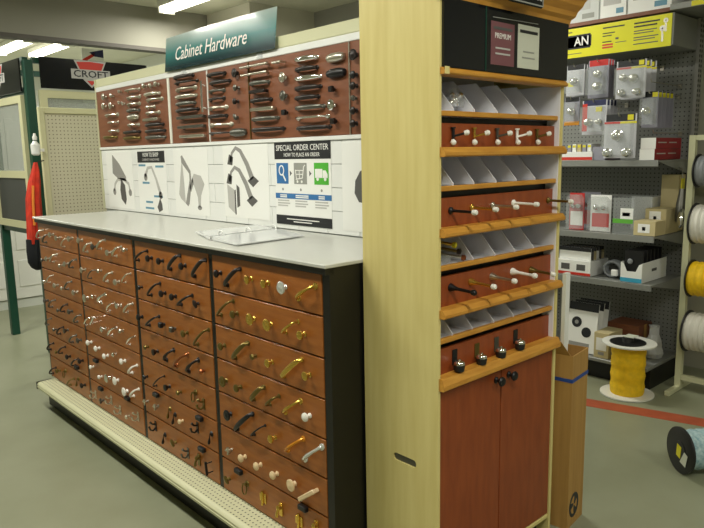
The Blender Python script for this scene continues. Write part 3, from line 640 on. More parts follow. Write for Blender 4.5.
# nosings: the proud ledges and the thin set-back ones
def ledge(z0, z1, proud, seg=1, tip=0.0):
    n_ = seg; w = (TX1-.001-(TX0+.003))/n_
    for k in range(n_):
        a = TX0+.003+k*w+(.0008 if k else 0); b = TX0+.003+(k+1)*w-(.0008 if k < n_-1 else 0)
        y = TY0-proud
        MB().prism([(a, TY0+.035, z0), (a, y+.004, z0), (a, y, z0+.004), (a, y, z0+(z1-z0)*.45), (a, y+.010, z1-.001), (a, TY0+.035, z1)], (b-a, 0, 0)).build('ledge', 'oak_trim', tw)
ledge(1.715, 1.735, .016); ledge(1.490, 1.518, .020); ledge(1.262, 1.288, .022, 6); ledge(1.024, 1.050, .022, 6); ledge(.804, .842, .020)
MB().box(TX0+.003, TX0+.022, TY0-.018, TY0-.0165, 1.715, 1.735).build('ledge_end', 'maple', tw)
STY = 1.243                                    # set-back plane
for z in (1.604, 1.392, 1.160, .940):
    MB().box(IX0, IX1-.003, STY-.012, STY+.004, z, z+.015, .002).build('bin_lip', 'oak_trim', tw)
    MB().box(IX0, IX1-.003, STY+.005, 1.49, z+.004, z+.010).build('bin_floor', 'white_lam', tw)
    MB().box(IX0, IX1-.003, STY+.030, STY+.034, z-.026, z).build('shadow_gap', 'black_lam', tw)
HP = [(1.512, 1.585), (1.285, 1.372), (1.046, 1.140), (.838, .920)]
hp = []
for z0, z1 in HP:
    hp.append(MB().box(IX0, IX1-.003, STY, STY+.012, z0, z1, .001).build('sample_panel', 'cherry_red', tw))
    MB().box(IX0, IX1-.003, STY+.012, STY+.032, z1-.012, z1-.004).build('panel_top', 'black_lam', tw)
BINS = [(1.619, 1.715), (1.407, 1.490), (1.175, 1.262), (.955, 1.024)]
for bi, (z0, z1) in enumerate(BINS):
    MB().box(IX0, IX1-.003, 1.395, 1.400, z0, z1).build('bin_back', 'white_lam', tw)
    for x in (1.545, 1.643, 1.757, 1.868, 1.978)[1 if bi == 2 else 0:]:
        MB().prism([(x-.0015, STY-.004, z0), (x-.0015, 1.395, z0), (x-.0015, 1.395, z1), (x-.0015, STY+.072*(z1-z0)/.09, z1), (x-.0015, STY-.004, z0+.006)], (.003, 0, 0)).build('divider', 'white_lam', tw)
# doors
for k, (a, b) in enumerate(((IX0+.001, 1.783), (1.787, IX1-.001))):
    d = MB().box(a, b, TY0+.004, TY0+.022, .157, .802, .0015).build('door', 'cherry_red', tw)
    kx = 1.755 if k == 0 else 1.826
    kb = MB().lathe([(0, .011), (.003, .011), (.007, .006), (.014, .006), (.019, .014), (.025, .0165), (.030, .013), (.032, 0)], (kx, TY0+.004, .765+.002*k), (0, -1, 0), 18).build('door_knob', 'black_iron', d, True)
# door stops: hinge-pin type
HCOL = ['black_iron', 'brass', 'pewter', 'ceramic', 'antique']
for x, m in zip((1.540, 1.639, 1.755, 1.863, 1.979), HCOL):
    z = 1.548; y = STY
    s0 = MB().tube([(x, y-.006, z-.022), (x, y-.006, z+.024)], .0045, 10)
    s0.tube([(x, y-.006, z-.002), (x-.020, y-.022, z-.014)], .0036, 8); s0.tube([(x, y-.006, z), (x+.022, y-.030, z+.008)], .0036, 8); s0.lathe([(0, .008), (.004, .008)], (x, y-.006, z+.022), (0, 0, 1), 12)
    so = s0.build('hinge_pin_stop', m, hp[0], True)
# tips of the hinge-pin stops are white rubber
for x in (1.540, 1.639, 1.755, 1.863, 1.979):
    for (dx, dy, dz) in ((-.022, -.024, -.016), (.024, -.032, .009)):
        P = Vector((x+dx, STY+dy, 1.548+dz)); MB().lathe([(-.004, .007), (.006, .0085), (.011, .005), (.012, 0)], P, Vector((dx, dy, dz)), 12).build('rubber_tip', 'ceramic', hp[0], True)
# rigid rod stops
for x, z, m in ((1.537, 1.334, 'black_iron'), (1.638, 1.336, 'brass'), (1.743, 1.336, 'nickel'), (1.857, 1.337, 'ceramic'), (2.068, 1.333, 'antique')):
    b_ = MB().lathe([(0, .011), (.004, .011), (.007, .0065), (.012, .0045), (.075, .0042), (.079, .006)], (x, STY, z), (.04, -1, -.02), 14).build('rod_stop', m, hp[1], True)
    MB().lathe([(0, .0075), (.010, .0082), (.014, .006), (.015, 0)], Vector((x, STY, z))+Vector((.04, -1, -.02)).normalized()*.079, (.04, -1, -.02), 14).build('rubber_tip', 'ceramic', hp[1], True)
for x, z, m, tip in ((1.539, 1.104, 'black_iron', 'black_iron'), (1.637, 1.107, 'brass', 'ceramic'), (1.746, 1.109, 'nickel', 'ceramic'), (1.860, 1.110, 'ceramic', 'ceramic'), (1.972, 1.100, 'antique', 'ceramic')):
    dv = Vector((.03, -1, -.06))
    MB().lathe([(0, .013), (.005, .012), (.016, .0075), (.028, .0050), (.074, .0048), (.078, .007)], (x, STY, z), dv, 14).build('flared_stop', m, hp[2], True)
    MB().lathe([(0, .008), (.010, .0088), (.014, .006), (.015, 0)], Vector((x, STY, z))+dv.normalized()*.078, dv, 14).build('rubber_tip', tip, hp[2], True)
for x, z, m in ((1.560, .866, 'black_iron'), (1.672, .862, 'antique'), (1.777, .861, 'pewter'), (1.886, .865, 'black_iron')):
    MB().box(x-.012, x+.012, STY-.003, STY, z-.006, z+.042, .001).build('back_plate', m, hp[3])
    MB().lathe([(-.020, .015), (-.004, .0175), (0, .0170)], (x-.006, STY-.024, z), (0, 0, 1), 18).build('bumper', 'black_plastic', hp[3], True)
    MB().lathe([(0, .0172), (.006, .0165), (.011, .012), (.013, .004), (.017, .004), (.018, 0)], (x-.006, STY-.024, z), (0, 0, 1), 18).build('bumper_cap', 'chrome', hp[3], True)
# two price cards on the black header
def card(label, x0, x1, z0, z1, m):
    t = thing('sign_card', label, 'card', ((x0+x1)/2, TY0-.010, z0), 'cards on the black tower header')
    mb = MB(); fh.rect(mb, x0, x1, z0, z1, .0012); mb.build('sheet', m, t); return t, Face2D((x0, TY0-.0102, z0), (1, 0, 0), (0, 0, 1)), x1-x0, z1-z0
t, f, W, H = card('plum PREMIUM card on the black tower header', 1.681, 1.800, 1.757, 1.880, 'plum')
art(t, f, [('faint_band', 'ink_dark', lambda mb: f.rect(mb, .012, W-.012, H-.022, H-.014))])
text(f, 'PREMIUM', W/2, H-.040, .022, 'ink_white', t, width=.080)
for b in (.046, .030): art(t, f, [('caption_line', 'ink_light', lambda mb: f.rect(mb, .022, W-.022, b, b+.005))])
t, f, W, H = card('pale card with a black bar on the black tower header', 1.819, 1.937, 1.757, 1.886, 'paper_grey')
art(t, f, [('heading_bar', 'ink_black', lambda mb: f.rect(mb, .010, W-.010, H-.024, H-.015))])
for b, w in ((.048, .06), (.030, .07)): art(t, f, [('caption_line', 'ink_grey', lambda mb: f.rect(mb, (W-w)/2, (W+w)/2, b, b+.004))])
mb = MB(); fh.poly(mb, [(1.69, 1.890), (1.93, 1.896), (1.93, 1.898), (1.69, 1.892)], .0012); mb.build('header_line', 'ink_grey', tw)
# packets in the bins
pk = thing('polybag', 'clear bag of shiny metal bits in the topmost tower bin', 'bag', (1.60, 1.29, 1.6295))
for k in range(7):
    a = random.uniform(0, 6); MB().lathe([(-.010, .005), (-.004, .009), (.006, .009), (.012, .003)], (1.578+.008*k, 1.282+random.uniform(-.01, .02), 1.646+.011*(k % 3)), (math.cos(a), math.sin(a), .4), 10).build('metal_bit', 'chrome', pk, True)
MB().lathe([(0, .020), (.004, .040), (.020, .042), (.040, .030), (.052, .014), (.058, .018), (.059, 0)], (1.602, 1.288, 1.6295), (0, 0, 1), 14, .8).build('bag_film', 'clear', pk, True)
for k, (m, tip) in enumerate((('brass', 'tag_yellow'), ('antique', 'bronze'), ('nickel', 'copper'))):
    st = thing('loose_stop', ['brass rod door stop with yellow tip lying in the tower bin', 'antique rod door stop with dark tip lying in the tower bin', 'nickel rod door stop with copper tip lying in the tower bin'][k], 'door stop', (1.52+.028*k, 1.30, 1.176), 'loose door stops in the tower bin')
    a = Vector((1.520+.012*k, 1.352+.004*k, 1.246-.022*k)); b = Vector((1.570+.022*k, 1.262, 1.228-.022*k))
    MB().tube([a, b], .005, 10).build('rod', m, st, True); d_ = (b-a).normalized()
    MB().lathe([(0, .008), (.010, .010), (.014, .006), (.015, 0)], b, d_, 12).build('tip', tip, st, True)
    MB().lathe([(0, .012), (.004, .011), (.006, .006)], a, d_, 12).build('flange', m, st, True)
mb = MB().box(1.500, 1.560, 1.255, 1.315, 1.175, 1.197, .004); one(mb, 'parts_packet', 'clear', 'clear flat packet under the loose door stops in the tower bin', 'packet')

# ------------------------------------------------------------------ cardboard carton beside the tower
cx = thing('cardboard_carton', 'tall narrow cardboard carton with blue strap beside the maple tower', 'carton', (2.38, 1.43, 0))
ang = math.radians(7); Mx = Matrix.Translation((2.285, 1.245, 0)) @ Matrix.Rotation(ang, 4, 'Z')
def cpt(x, y, z): return Mx @ Vector((x, y, z))
CW, CDp, CH = .155, .36, .722
for nm, (x0, x1, y0, y1) in (('front_wall', (0, CW, 0, .004)), ('side_wall', (0, .004, .004, CDp)), ('side_wall', (CW-.004, CW, .004, CDp)), ('rear_wall', (.004, CW-.004, CDp-.004, CDp))):
    MB().prism([cpt(x0, y0, 0), cpt(x1, y0, 0), cpt(x1, y1, 0), cpt(x0, y1, 0)], (0, 0, CH)).build(nm, 'cardboard', cx)
MB().prism([cpt(.004, .004, 0), cpt(CW-.004, .004, 0), cpt(CW-.004, CDp-.004, 0), cpt(.004, CDp-.004, 0)], (0, 0, .006)).build('bottom', 'cardboard', cx)
for nm, pts in (('flap', [(0, .01, CH), (0, CDp-.01, CH), (-.045, CDp-.03, CH+.06), (-.045, .03, CH+.06)]), ('flap', [(.01, CDp, CH), (CW-.01, CDp, CH), (CW-.03, CDp+.03, CH+.06), (.03, CDp+.03, CH+.06)])):
    MB().prism([cpt(*p) for p in pts], (.002, .002, .003)).build(nm, 'cardboard', cx)
sb = MB(); zs = .615
for (x0, x1, y0, y1) in ((-.002, CW+.002, -.002, 0), (-.002, 0, 0, CDp), (CW, CW+.002, 0, CDp)):
    sb.prism([cpt(x0, y0, zs), cpt(x1, y0, zs), cpt(x1, y1, zs), cpt(x0, y1, zs)], (0, 0, .014))
sb.build('strap', 'strap_blue', cx)
fc = Face2D(cpt(0, 0, 0), (math.cos(ang), math.sin(ang), 0), (0, 0, 1))
mb = MB(); fc.stroke(mb, arc(.062, .085, .040, .045, 0, 360, 28), .014, .0008); 
for k in range(3):
    a = 2*PI*k/3+.5; fc.stroke(mb, [(.062+.006*math.cos(a), .085+.006*math.sin(a)), (.062+.036*math.cos(a+.5), .085+.038*math.sin(a+.5))], [.010, .030], .0008)
mb.build('round_emblem', 'ink_black', cx)
for k, (x, y, h, w, m) in enumerate(((.035, .05, 1.03, .030, 'white_gloss'), (.045, .13, 1.00, .026, 'paper'))):
    P = cpt(x, y, .008)
    one(MB().prism([(P.x-w/2, P.y-.006, P.z), (P.x+w/2, P.y-.006, P.z), (P.x+w/2, P.y+.010, P.z), (P.x-w/2, P.y+.010, P.z)], (0, .0, h)), 'moulding_board', m, ['glossy white trim board standing in the cardboard carton', 'matt white trim board behind the glossy one in the carton'][k], 'board', 'trim boards in the carton')
P = cpt(.085, .10, .008); one(MB().lathe([(0, .014), (.77, .014), (.775, .018), (.80, .018), (.805, .006)], P, (.02, .05, 1), 14), 'caulk_tube', 'red_card', 'orange-red capped tube standing in the cardboard carton', 'tube', smooth=True)
#@@TOWER_END
# ------------------------------------------------------------------ shelving across the far aisle (front to -X)
GX0, GX1, GY0, GY1 = 4.04, 4.53, 1.705, 3.00
gd = thing('store_shelving', 'grey metal store shelving with pegboard back beside the wire spool rack', 'shelving', (4.3, 2.35, 0))
MB().box(GX1, GX1+.02, GY0, GY1, .10, 2.29).build('back_panel', 'grey_peg', gd)
MB().box(GX1-.03, GX1+.03, GY0-.022, GY0-.001, 0, 2.294).build('upright', 'upright_slots', gd)
MB().box(GX1-.03, GX1+.03, GY1+.001, GY1+.022, 0, 2.294).build('upright', 'upright_slots', gd)
MB().box(GX0+.06, GX1-.002, GY0, GY1, 0, .125).build('kick_plate', 'black_lam', gd)
MB().box(GX0, GX1-.001, GY0, GY1, .127, .150, .003).build('base_deck', 'grey_metal', gd)
for z in (1.436, .977, .677):
    sh = MB().box(GX0+.004, GX1-.001, GY0+.001, GY1-.001, z-.012, z, .001).build('shelf', 'grey_metal', gd)
    MB().box(GX0, GX0+.006, GY0, GY1, z-.036, z+.002, .001).build('price_rail', 'grey_metal', sh)
    for y in (GY0+.002, GY1-.006): MB().prism([(GX0+.05, y, z-.013), (GX1-.002, y, z-.013), (GX1-.002, y, z-.085), (GX1-.06, y, z-.085)], (0, .003, 0)).build('bracket', 'grey_metal', sh)
# header box with the yellow sign
HZ0, HZ1 = 2.105, 2.288
MB().box(4.153, GX1-.001, GY0-.001, GY1, HZ0, HZ1, .002).build('header_box', 'grey_metal', gd)
ys = thing('yellow_sign', 'yellow lock-brand sign with key picture on the shelving header', 'sign', (4.15, 2.2, HZ0))
f = Face2D((4.152, 3.0, HZ0), (0, -1, 0), (0, 0, 1)); W = 3.0-1.715; H = HZ1-HZ0
mb = MB(); f.rect(mb, 0, W, -.004, H-.002, .004); mb.build('sign_panel', 'yellow_sign', ys)
f = Face2D((4.148, 3.0, HZ0), (0, -1, 0), (0, 0, 1))
mb = MB(); f.rect(mb, .33, .785, .060, .128, .0008); f.rect(mb, .337, .778, .050, .138, .0008); mb.build('logo_plate', 'ink_black', ys)
f2 = Face2D((4.1472, 3.0, HZ0), (0, -1, 0), (0, 0, 1))
text(f2, 'AN', .718, .094, .078, 'ink_white', ys, width=.100, bold=.0012)
for (a, b, w, m, hh) in ((.86, .150, .14, 'ink_black', .008), (.60, .155, .05, 'ink_black', .006), (.86, .118, .08, 'ink_black', .006), (.86, .102, .06, 'ink_black', .006), (.86, .066, .06, 'ink_black', .006), (.86, .046, .07, 'ink_red', .010), (.86, .030, .07, 'ink_red', .010), (.945, .056, .07, 'ink_dark', .004), (.60, .020, .12, 'ink_dark', .004),
        (1.06, .148, .155, 'ink_black', .009), (1.06, .128, .14, 'ink_black', .009), (1.06, .104, .14, 'ink_dark', .006), (1.06, .090, .12, 'ink_dark', .006), (1.06, .066, .15, 'ink_dark', .006), (1.06, .052, .13, 'ink_dark', .006), (1.06, .028, .15, 'ink_dark', .006), (.945, .076, .02, 'ink_dark', .012)):
    mb = MB(); f.rect(mb, a, a+w, b, b+hh, .0006); mb.build('print_line', m, ys)
for (a, b, s_, nm) in ((1.250, .125, .9, 'printed_key'), (1.232, .078, 1.05, 'printed_key')):
    mb = MB(); f.disc(mb, a, b+.022*s_, .016*s_, .001); f.rect(mb, a-.005*s_, a+.005*s_, b-.050*s_, b+.012*s_, .001)
    for k in range(3): f.rect(mb, a+.004*s_, a+.009*s_, b-.044*s_+k*.014, b-.037*s_+k*.014, .001)
    k_ = mb.build(nm, 'nickel', ys); mb = MB(); f2.disc(mb, a, b+.022*s_, .005*s_, .0008); mb.build('key_hole', 'ink_dark', k_)
# overstock shelf above, running on over the spool rack
os_ = thing('overstock_shelf', 'grey overhead stock shelf with wooden front edge above the yellow sign', 'shelf', (4.35, 2.0, 2.30))
MB().box(4.16, 4.72, 0.6, GY1, 2.300, 2.318).build('shelf_board', 'grey_metal', os_)
MB().box(4.146, 4.16, 1.73, GY1, 2.296, 2.320, .002).build('wood_edge', 'cherry_board', os_)
MB().box(4.120, 4.16, 0.6, 1.72, 2.296, 2.330, .002).build('price_rail', 'grey_metal', os_)
MB().box(4.118, 4.120, 1.530, 1.600, 2.300, 2.328).build('price_tag', 'tag_yellow', os_)
def boxy(name, m, label, cat, x0, x1, y0, y1, z0, z1, group=None, parts=()):
    """a carton: body + printed faces given as (part name, material, face, a0, a1, b0, b1) in 0..1 of the face"""
    t = thing(name, label, cat, ((x0+x1)/2, (y0+y1)/2, z0), group)
    MB().box(x0, x1, y0, y1, z0, z1, .0015).build('carton', m, t)
    for nm, pm, face, a0, a1, b0, b1 in parts:
        if face == 'f': ff = Face2D((x0, y1, z0), (0, -1, 0), (0, 0, 1)); w = y1-y0
        else: ff = Face2D((x0, y0, z0), (1, 0, 0), (0, 0, 1)); w = x1-x0
        mb = MB(); ff.rect(mb, a0*w, a1*w, b0*(z1-z0), b1*(z1-z0), .001); mb.build(nm, pm, t)
    return t
G = 'stock boxes on the overhead shelf'
for k, (y0, y1, m, lab) in enumerate(((2.20, 2.50, 'clear_page', 'clear fronted stock box with round picture above the logo'), (2.02, 2.19, 'paper', 'white stock box with small blue label on the overhead shelf'), (1.745, 2.01, 'paper', 'widest white stock box with blue label above the key picture'), (1.30, 1.62, 'paper', 'white stock box over the spool rack with grey picture'))):
    boxy('stock_box', m, lab, 'box', 4.20, 4.60, y0, y1, 2.3185, 2.56, G, [('picture', 'ink_light', 'f', .12, .8, .35, .85), ('label', ['ink_grey', 'ink_paleblue', 'ink_paleblue', 'ink_grey'][k], 'f', .62, .9, .12, .25)])
# --- hanging packs
def peg_hook(y, z, x0=4.06, label=''):
    t = thing('peg_hook', label, 'hook', (GX1, y, z), 'wire peg hooks under the yellow sign')
    MB().tube([(GX1-.002, y, z), (x0+.01, y, z), (x0, y, z+.018)], .0028, 6, up=(0, 1, 0)).build('rod', 'nickel', t, True)
    MB().box(GX1-.006, GX1-.001, y-.012, y+.012, z-.02, z+.012).build('back_plate', 'nickel', t)
def pack(label, x, y0, y1, z0, z1, group, head='ink_black', strips=(), knobs=(), foot=None, card_m='pack_lilac', copies=0, step=.035, plab=None, hook=True):
    """carded lock: card with header, clear blister, chrome pieces"""
    yc = (y0+y1)/2; W = y1-y0; H = z1-z0
    for c in range(copies+1):
        xx = x+c*step
        t = thing('carded_lock', label if c == 0 else plab, 'lock pack', (xx, yc, z0), group)
        f = Face2D((xx, y1, z0), (0, -1, 0), (0, 0, 1))
        mb = MB(); f.rect(mb, 0, W, 0, H, .002, -.002); mb.build('card', card_m, t)
        mb = MB(); f.rect(mb, W*.05, W*.95, H*.84, H, .001); mb.build('header', head, t)
        for m, a0, a1, b0, b1 in strips:
            mb = MB(); f.rect(mb, a0*W, a1*W, b0*H, b1*H, .0012); mb.build('print', m, t)
        if foot: mb = MB(); f.rect(mb, 0, W, 0, H*.14, .0012); mb.build('footer', foot, t)
        if c == 0:
            for a, b, r in knobs:
                MB().lathe([(0, r*.95), (.006, r), (.010, r*.5), (.020, r*.45), (.026, r*.8), (.036, r*.85), (.044, r*.5), (.046, 0)], f.p(a*W, b*H, .001), f.n, 16).build('lock_knob', 'chrome', t, True)
            mb = MB(); f.poly(mb, [(W*.07, H*.08), (W*.93, H*.08), (W*.93, H*.80), (W*.07, H*.80)], .052, .001); mb.build('blister', 'clear', t)
    if hook: peg_hook(yc, z1-.012+.0, x-.03, 'wire hook carrying the '+label)
GP = 'carded locks hanging under the yellow sign'
def rz(px0, py0, px1, py1, x):
    A = at(px0, py0, 'x', x); B = at(px1, py1, 'x', x); return B.y, A.y, B.z, A.z
y0, y1, z0, z1 = rz(567, 66, 584, 95, 4.12); pack('carded door lock under the AN logo, chrome knob on white', 4.12, y0, y1, z0, z1, GP, knobs=[(.5, .45, .026)], card_m='pack_card', copies=2, plab='carded door lock hidden behind the one under the AN logo', strips=[('tag_yellow', .1, .4, .3, .45)])
y0, y1, z0, z1 = rz(589, 61, 608, 97, 4.12); pack('carded lock with two chrome knobs and red header', 4.12, y0, y1, z0, z1, GP, head='red_card', knobs=[(.5, .62, .024), (.5, .30, .028)], copies=2, plab='carded lock behind the red headed one', card_m='pack_lilac')
y0, y1, z0, z1 = rz(617, 62, 645, 97, 4.09); pack('wide carded twin lock set with four chrome knobs', 4.09, y0, y1, z0, z1, GP, strips=[('red_card', 0, .5, .78, .83), ('tag_yellow', .5, 1, .78, .83), ('tag_yellow', .75, .92, .86, .98)], knobs=[(.28, .55, .022), (.62, .52, .026), (.22, .16, .022), (.74, .16, .022)], card_m='pack_card', copies=2, plab='wide carded lock set behind the twin one', step=.07)
y0, y1, z0, z1 = rz(565, 98, 579, 125, 4.10); pack('carded lock with orange foot, small chrome knob', 4.10, y0, y1, z0, z1, GP, knobs=[(.5, .5, .024)], foot='pack_orange', card_m='pack_lilac')
y0, y1, z0, z1 = rz(583, 101, 606, 134, 4.09); pack('carded lock with lilac header and yellow print beside the handle set', 4.09, y0, y1, z0, z1, GP, head='pack_navy', strips=[('ink_red', 0, .2, .1, .9), ('tag_yellow', .55, .8, .66, .80)], knobs=[(.3, .36, .026), (.72, .36, .018)], card_m='pack_card', copies=3, plab='carded lock with yellow print behind the lilac headed one', step=.045)
y0, y1, z0, z1 = rz(643, 92, 657, 127, 4.12); pack('carded deadbolt with black and yellow header nearest the slotted upright', 4.12, y0, y1, z0, z1, GP, strips=[('tag_yellow', .62, .95, .84, .97)], knobs=[(.3, .45, .026)], card_m='pack_lilac', copies=4, plab='carded deadbolt with yellow corner behind the nearest one', step=.055)
y0, y1, z0, z1 = rz(605, 115, 635, 158, 4.05); pack('large carded handle set with red and yellow stripes over the shelf', 4.05, y0, y1, z0, z1, GP, strips=[('red_card', 0, .5, .78, .83), ('tag_yellow', .5, 1, .78, .83), ('tag_yellow', .72, .9, .86, .98)], knobs=[(.45, .52, .034), (.15, .13, .028), (.75, .13, .028)], card_m='pack_card', plab='')
peg_hook(1.80, 1.90, 4.10, 'empty long wire hook beside the slotted upright')
peg_hook(1.78, 1.60, 4.12, 'empty wire hook above the red boxes')
# --- goods on the first shelf
S1, S2, S3, S4 = 1.4385, .9795, .6795, .1505
for k, (z, lab) in enumerate(((S1, 'dark red lock box with white end, under its twin on the shelf'), (S1+.066, 'dark red lock box with white end, topmost of two on the shelf'))):
    boxy('lock_box', 'red_box', lab, 'box', 4.055+.012*k, 4.44, 1.735, 1.825, z, z+.065, 'dark red lock boxes', [('white_end', 'paper', 'f', 0, 1, 0, 1), ('print_line', 'ink_light', 's', .08, .40, .52, .62), ('print_line', 'ink_light', 's', .5, .8, .52, .62)])
y0, y1, z0, z1 = rz(563, 152, 592, 160, 4.06)
tr = boxy('display_tray', 'paper', 'white tray with red stripe full of small packs on the shelf', 'tray', 4.06, 4.24, y0, y1+.05, S1, S1+.055, None, [('red_stripe', 'ink_red', 'f', 0, 1, .05, .4)])
for k in range(5):
    yy = y0+.02+k*.035
    t_ = boxy('small_pack', ['paper', 'pack_lilac', 'cardboard_pale', 'paper', 'pack_lilac'][k], ['small white pack in the red striped tray', 'small lilac pack in the red striped tray', 'small tan pack in the red striped tray', 'small white pack in the red striped tray', 'small lilac pack in the red striped tray'][k], 'pack', 4.08, 4.20, yy, yy+.026, S1+.0565, S1+.105, 'small packs in the red striped tray', [('yellow_print', 'tag_yellow', 'f', .1, .9, .55, .85)])
y0, y1, z0, z1 = rz(593, 147, 605, 160, 4.07); boxy('grey_box', 'pack_lilac', 'plain grey box beside the red striped tray', 'box', 4.07, 4.28, y0, y1, S1, S1+.085)
P = at(672, 178, 'x', 4.2); boxy('tan_box', 'cardboard_pale', 'tan box tucked under the upper shelf by the slotted upright', 'box', 4.405, 4.505, 1.72, 1.83, S2, S2+.36)
# --- second shelf
def clam(label, x, px0, py0, px1, py1, m1, m2, group, zs):
    y0, y1, z0, z1 = rz(px0, py0, px1, py1, x); z0 = zs; W = y1-y0; H = z1-z0
    t = thing('clamshell_pack', label, 'pack', (x+.02, (y0+y1)/2, z0), group)
    f = Face2D((x+.05, y1, z0), (0, -1, 0), (0, 0, 1))
    mb = MB(); f.rect(mb, .02*W, .98*W, 0, H, .003, -.003); mb.build('card', m1, t)
    mb = MB(); f.poly(mb, [(W*.04, H*.04), (W*.96, H*.04), (W*.96, H*.85), (W*.8, H*.96), (W*.2, H*.96), (W*.04, H*.85)], .05, .001); mb.build('shell', 'clear', t)
    mb = MB(); f.rect(mb, W*.1, W*.9, H*.12, H*.5, .0012); mb.build('print', m2, t)
    for k in range(2): MB().lathe([(0, .016), (.014, .020), (.028, .014), (.032, 0)], f.p(W*(.32+.36*k), H*.66, .002), f.n, 14).build('tool_head', 'chrome', t, True)
    return t
GC = 'clear packs on the middle shelf'
clam('clear pack with red card at the tower side of the middle shelf', 4.07, 566, 193, 580, 226, 'red_card', 'paper', GC, S2)
clam('clear pack with red and white card next to the green labelled box', 4.07, 587, 195, 607, 230, 'paper', 'red_card', GC, S2)
clam('clear pack with silver tools behind the red carded one', 4.18, 578, 192, 596, 224, 'pack_lilac', 'red_card', GC, S2)
y0, y1, z0, z1 = rz(614, 192, 640, 232, 4.07)
yc2 = rz(634, 219, 655, 234, 4.06)[1]+.004; y0 = max(y0, yc2)
cb_ = boxy('clear_box', 'clear', 'clear plastic box with green and pink label on the middle shelf', 'box', 4.07, 4.30, y0, y1, S2, S2+.225, None, [('green_label', 'pack_green', 'f', .0, .95, .30, .42), ('white_label', 'paper', 'f', .35, .95, .42, .72), ('pink_print', 'red_card', 'f', .45, .8, .50, .60)])
boxy('box_lid_pack', 'clear_page', 'frosted plastic tub behind the green labelled box', 'box', 4.32, 4.50, y0, y1, S2, S2+.22)
boxy('tan_carton', 'cardboard_pale', 'small tan carton with white label at the front of the middle shelf', 'box', 4.06, 4.20, *(lambda q: (q[0], q[1]))(rz(634, 219, 655, 234, 4.06)), S2, S2+.090, 'small tan cartons', [('label', 'paper', 'f', .2, .75, .2, .8), ('picture', 'ink_mid', 'f', .4, .55, .35, .6)])
boxy('tan_carton', 'cardboard_pale', 'small tan carton with white label, raised behind the front one', 'box', 4.21, 4.40, *(lambda q: (q[0], min(q[1], yc2-.006)))(rz(645, 205, 666, 219, 4.21)), S2, S2+.155, 'small tan cartons', [('label', 'paper', 'f', .2, .75, .45, .9), ('picture', 'ink_mid', 'f', .4, .55, .55, .7)])
# hanging clip lamp at the upright
kl = thing('hanging_lamp', 'silver clip lamp with yellow tag hanging off the shelf end', 'lamp', (4.08, 1.64, 1.0))
P = at(682, 184, 'y', 1.672); X = P.x; 
MB().tube([(X+.02, 1.700, P.z+.10), (X+.005, 1.675, P.z+.09), (X, 1.670, P.z+.03)], .004, 8).build('wire_hook', 'nickel', kl, True)
MB().box(X-.020, X+.024, 1.664, 1.672, P.z-.03, P.z+.035, .003).build('tag', 'tag_yellow', kl)
MB().lathe([(0, .020), (.05, .026), (.10, .034), (.17, .036), (.20, .034), (.21, .024)], (X, 1.664, P.z-.03), (-.10, -.02, -1), 18).build('lamp_body', 'pewter', kl, True)
MB().lathe([(0, .020), (.02, .030), (.06, .034), (.10, .028), (.12, .0)], (X-.034, 1.650, P.z-.155), (-.25, -.03, -1), 16, .6).build('reflector', 'chrome', kl, True)
# --- third shelf
y0, y1, z0, z1 = rz(562, 252, 590, 279, 4.07)
boxy('display_tray', 'paper', 'white and red tray of carded tools on the lower shelf', 'tray', 4.07, 4.09+.22, y0, y1+.04, S3, S3+.10, None, [('red_stripe', 'ink_red', 'f', 0, 1, .02, .2), ('picture', 'ink_dark', 'f', .15, .40, .35, .75), ('picture', 'ink_dark', 'f', .6, .85, .35, .75)])
for k in range(6):
    boxy('tool_card', ['paper', 'ink_dark', 'cardboard_pale'][k % 3], ['white carded tool in the red tray on the lower shelf', 'dark carded tool in the red tray on the lower shelf', 'tan carded tool in the red tray on the lower shelf'][k % 3], 'card', 4.09+.035*k, 4.094+.035*k, y0+.01, y1+.03, S3+.1015, S3+.185, 'carded tools in the red tray', [('header', 'ink_black', 'f', 0, 1, .7, 1)])
y0, y1, z0, z1 = rz(597, 262, 619, 283, 4.08)
cp = thing('coiled_cable', 'coil of grey cable beside the white tray on the lower shelf', 'cable', (4.15, (y0+y1)/2, S3))
for k in range(3):
    MB().tube([(4.14+.02*k, (y0+y1)/2+.055*math.cos(a), S3+.058+.048*math.sin(a)) for a in [2*PI*i/20 for i in range(21)]], .010, 8, up=(1, 0, 0)).build('loop', 'wire_grey', cp, True)
MB().box(4.10, 4.12, (y0+y1)/2-.05, (y0+y1)/2-.01, S3+.02, S3+.06, .003).build('tag', 'paper', cp)
y0, y1, z0, z1 = rz(621, 260, 641, 290, 4.06)
ty = thing('cut_front_tray', 'white cut front tray with blue stripe holding black packs', 'tray', (4.2, (y0+y1)/2, S3))
YA, YB = y0, y1
MB().box(4.06, 4.42, YA, YB, S3, S3+.004).build('tray_floor', 'paper', ty)
MB().prism([(4.06, YB, S3+.004), (4.06, YA, S3+.004), (4.06, YA, S3+.125), (4.06, YA+.02, S3+.115), (4.06, YA+.04, S3+.07), (4.06, YB-.04, S3+.07), (4.06, YB-.02, S3+.115), (4.06, YB, S3+.125)], (.003, 0, 0)).build('tray_front', 'paper', ty)
for y in (YA, YB-.003): MB().prism([(4.063, y, S3+.004), (4.42, y, S3+.004), (4.42, y, S3+.13), (4.063, y, S3+.125)], (0, .003, 0)).build('tray_side', 'paper', ty)
MB().box(4.0585, 4.0599, YA, YB, S3+.002, S3+.028).build('blue_stripe', 'tray_blue', ty)
MB().box(4.20, 4.27, YA-.0012, YA-.0002, S3+.06, S3+.078).build('side_mark', 'ink_dark', ty)
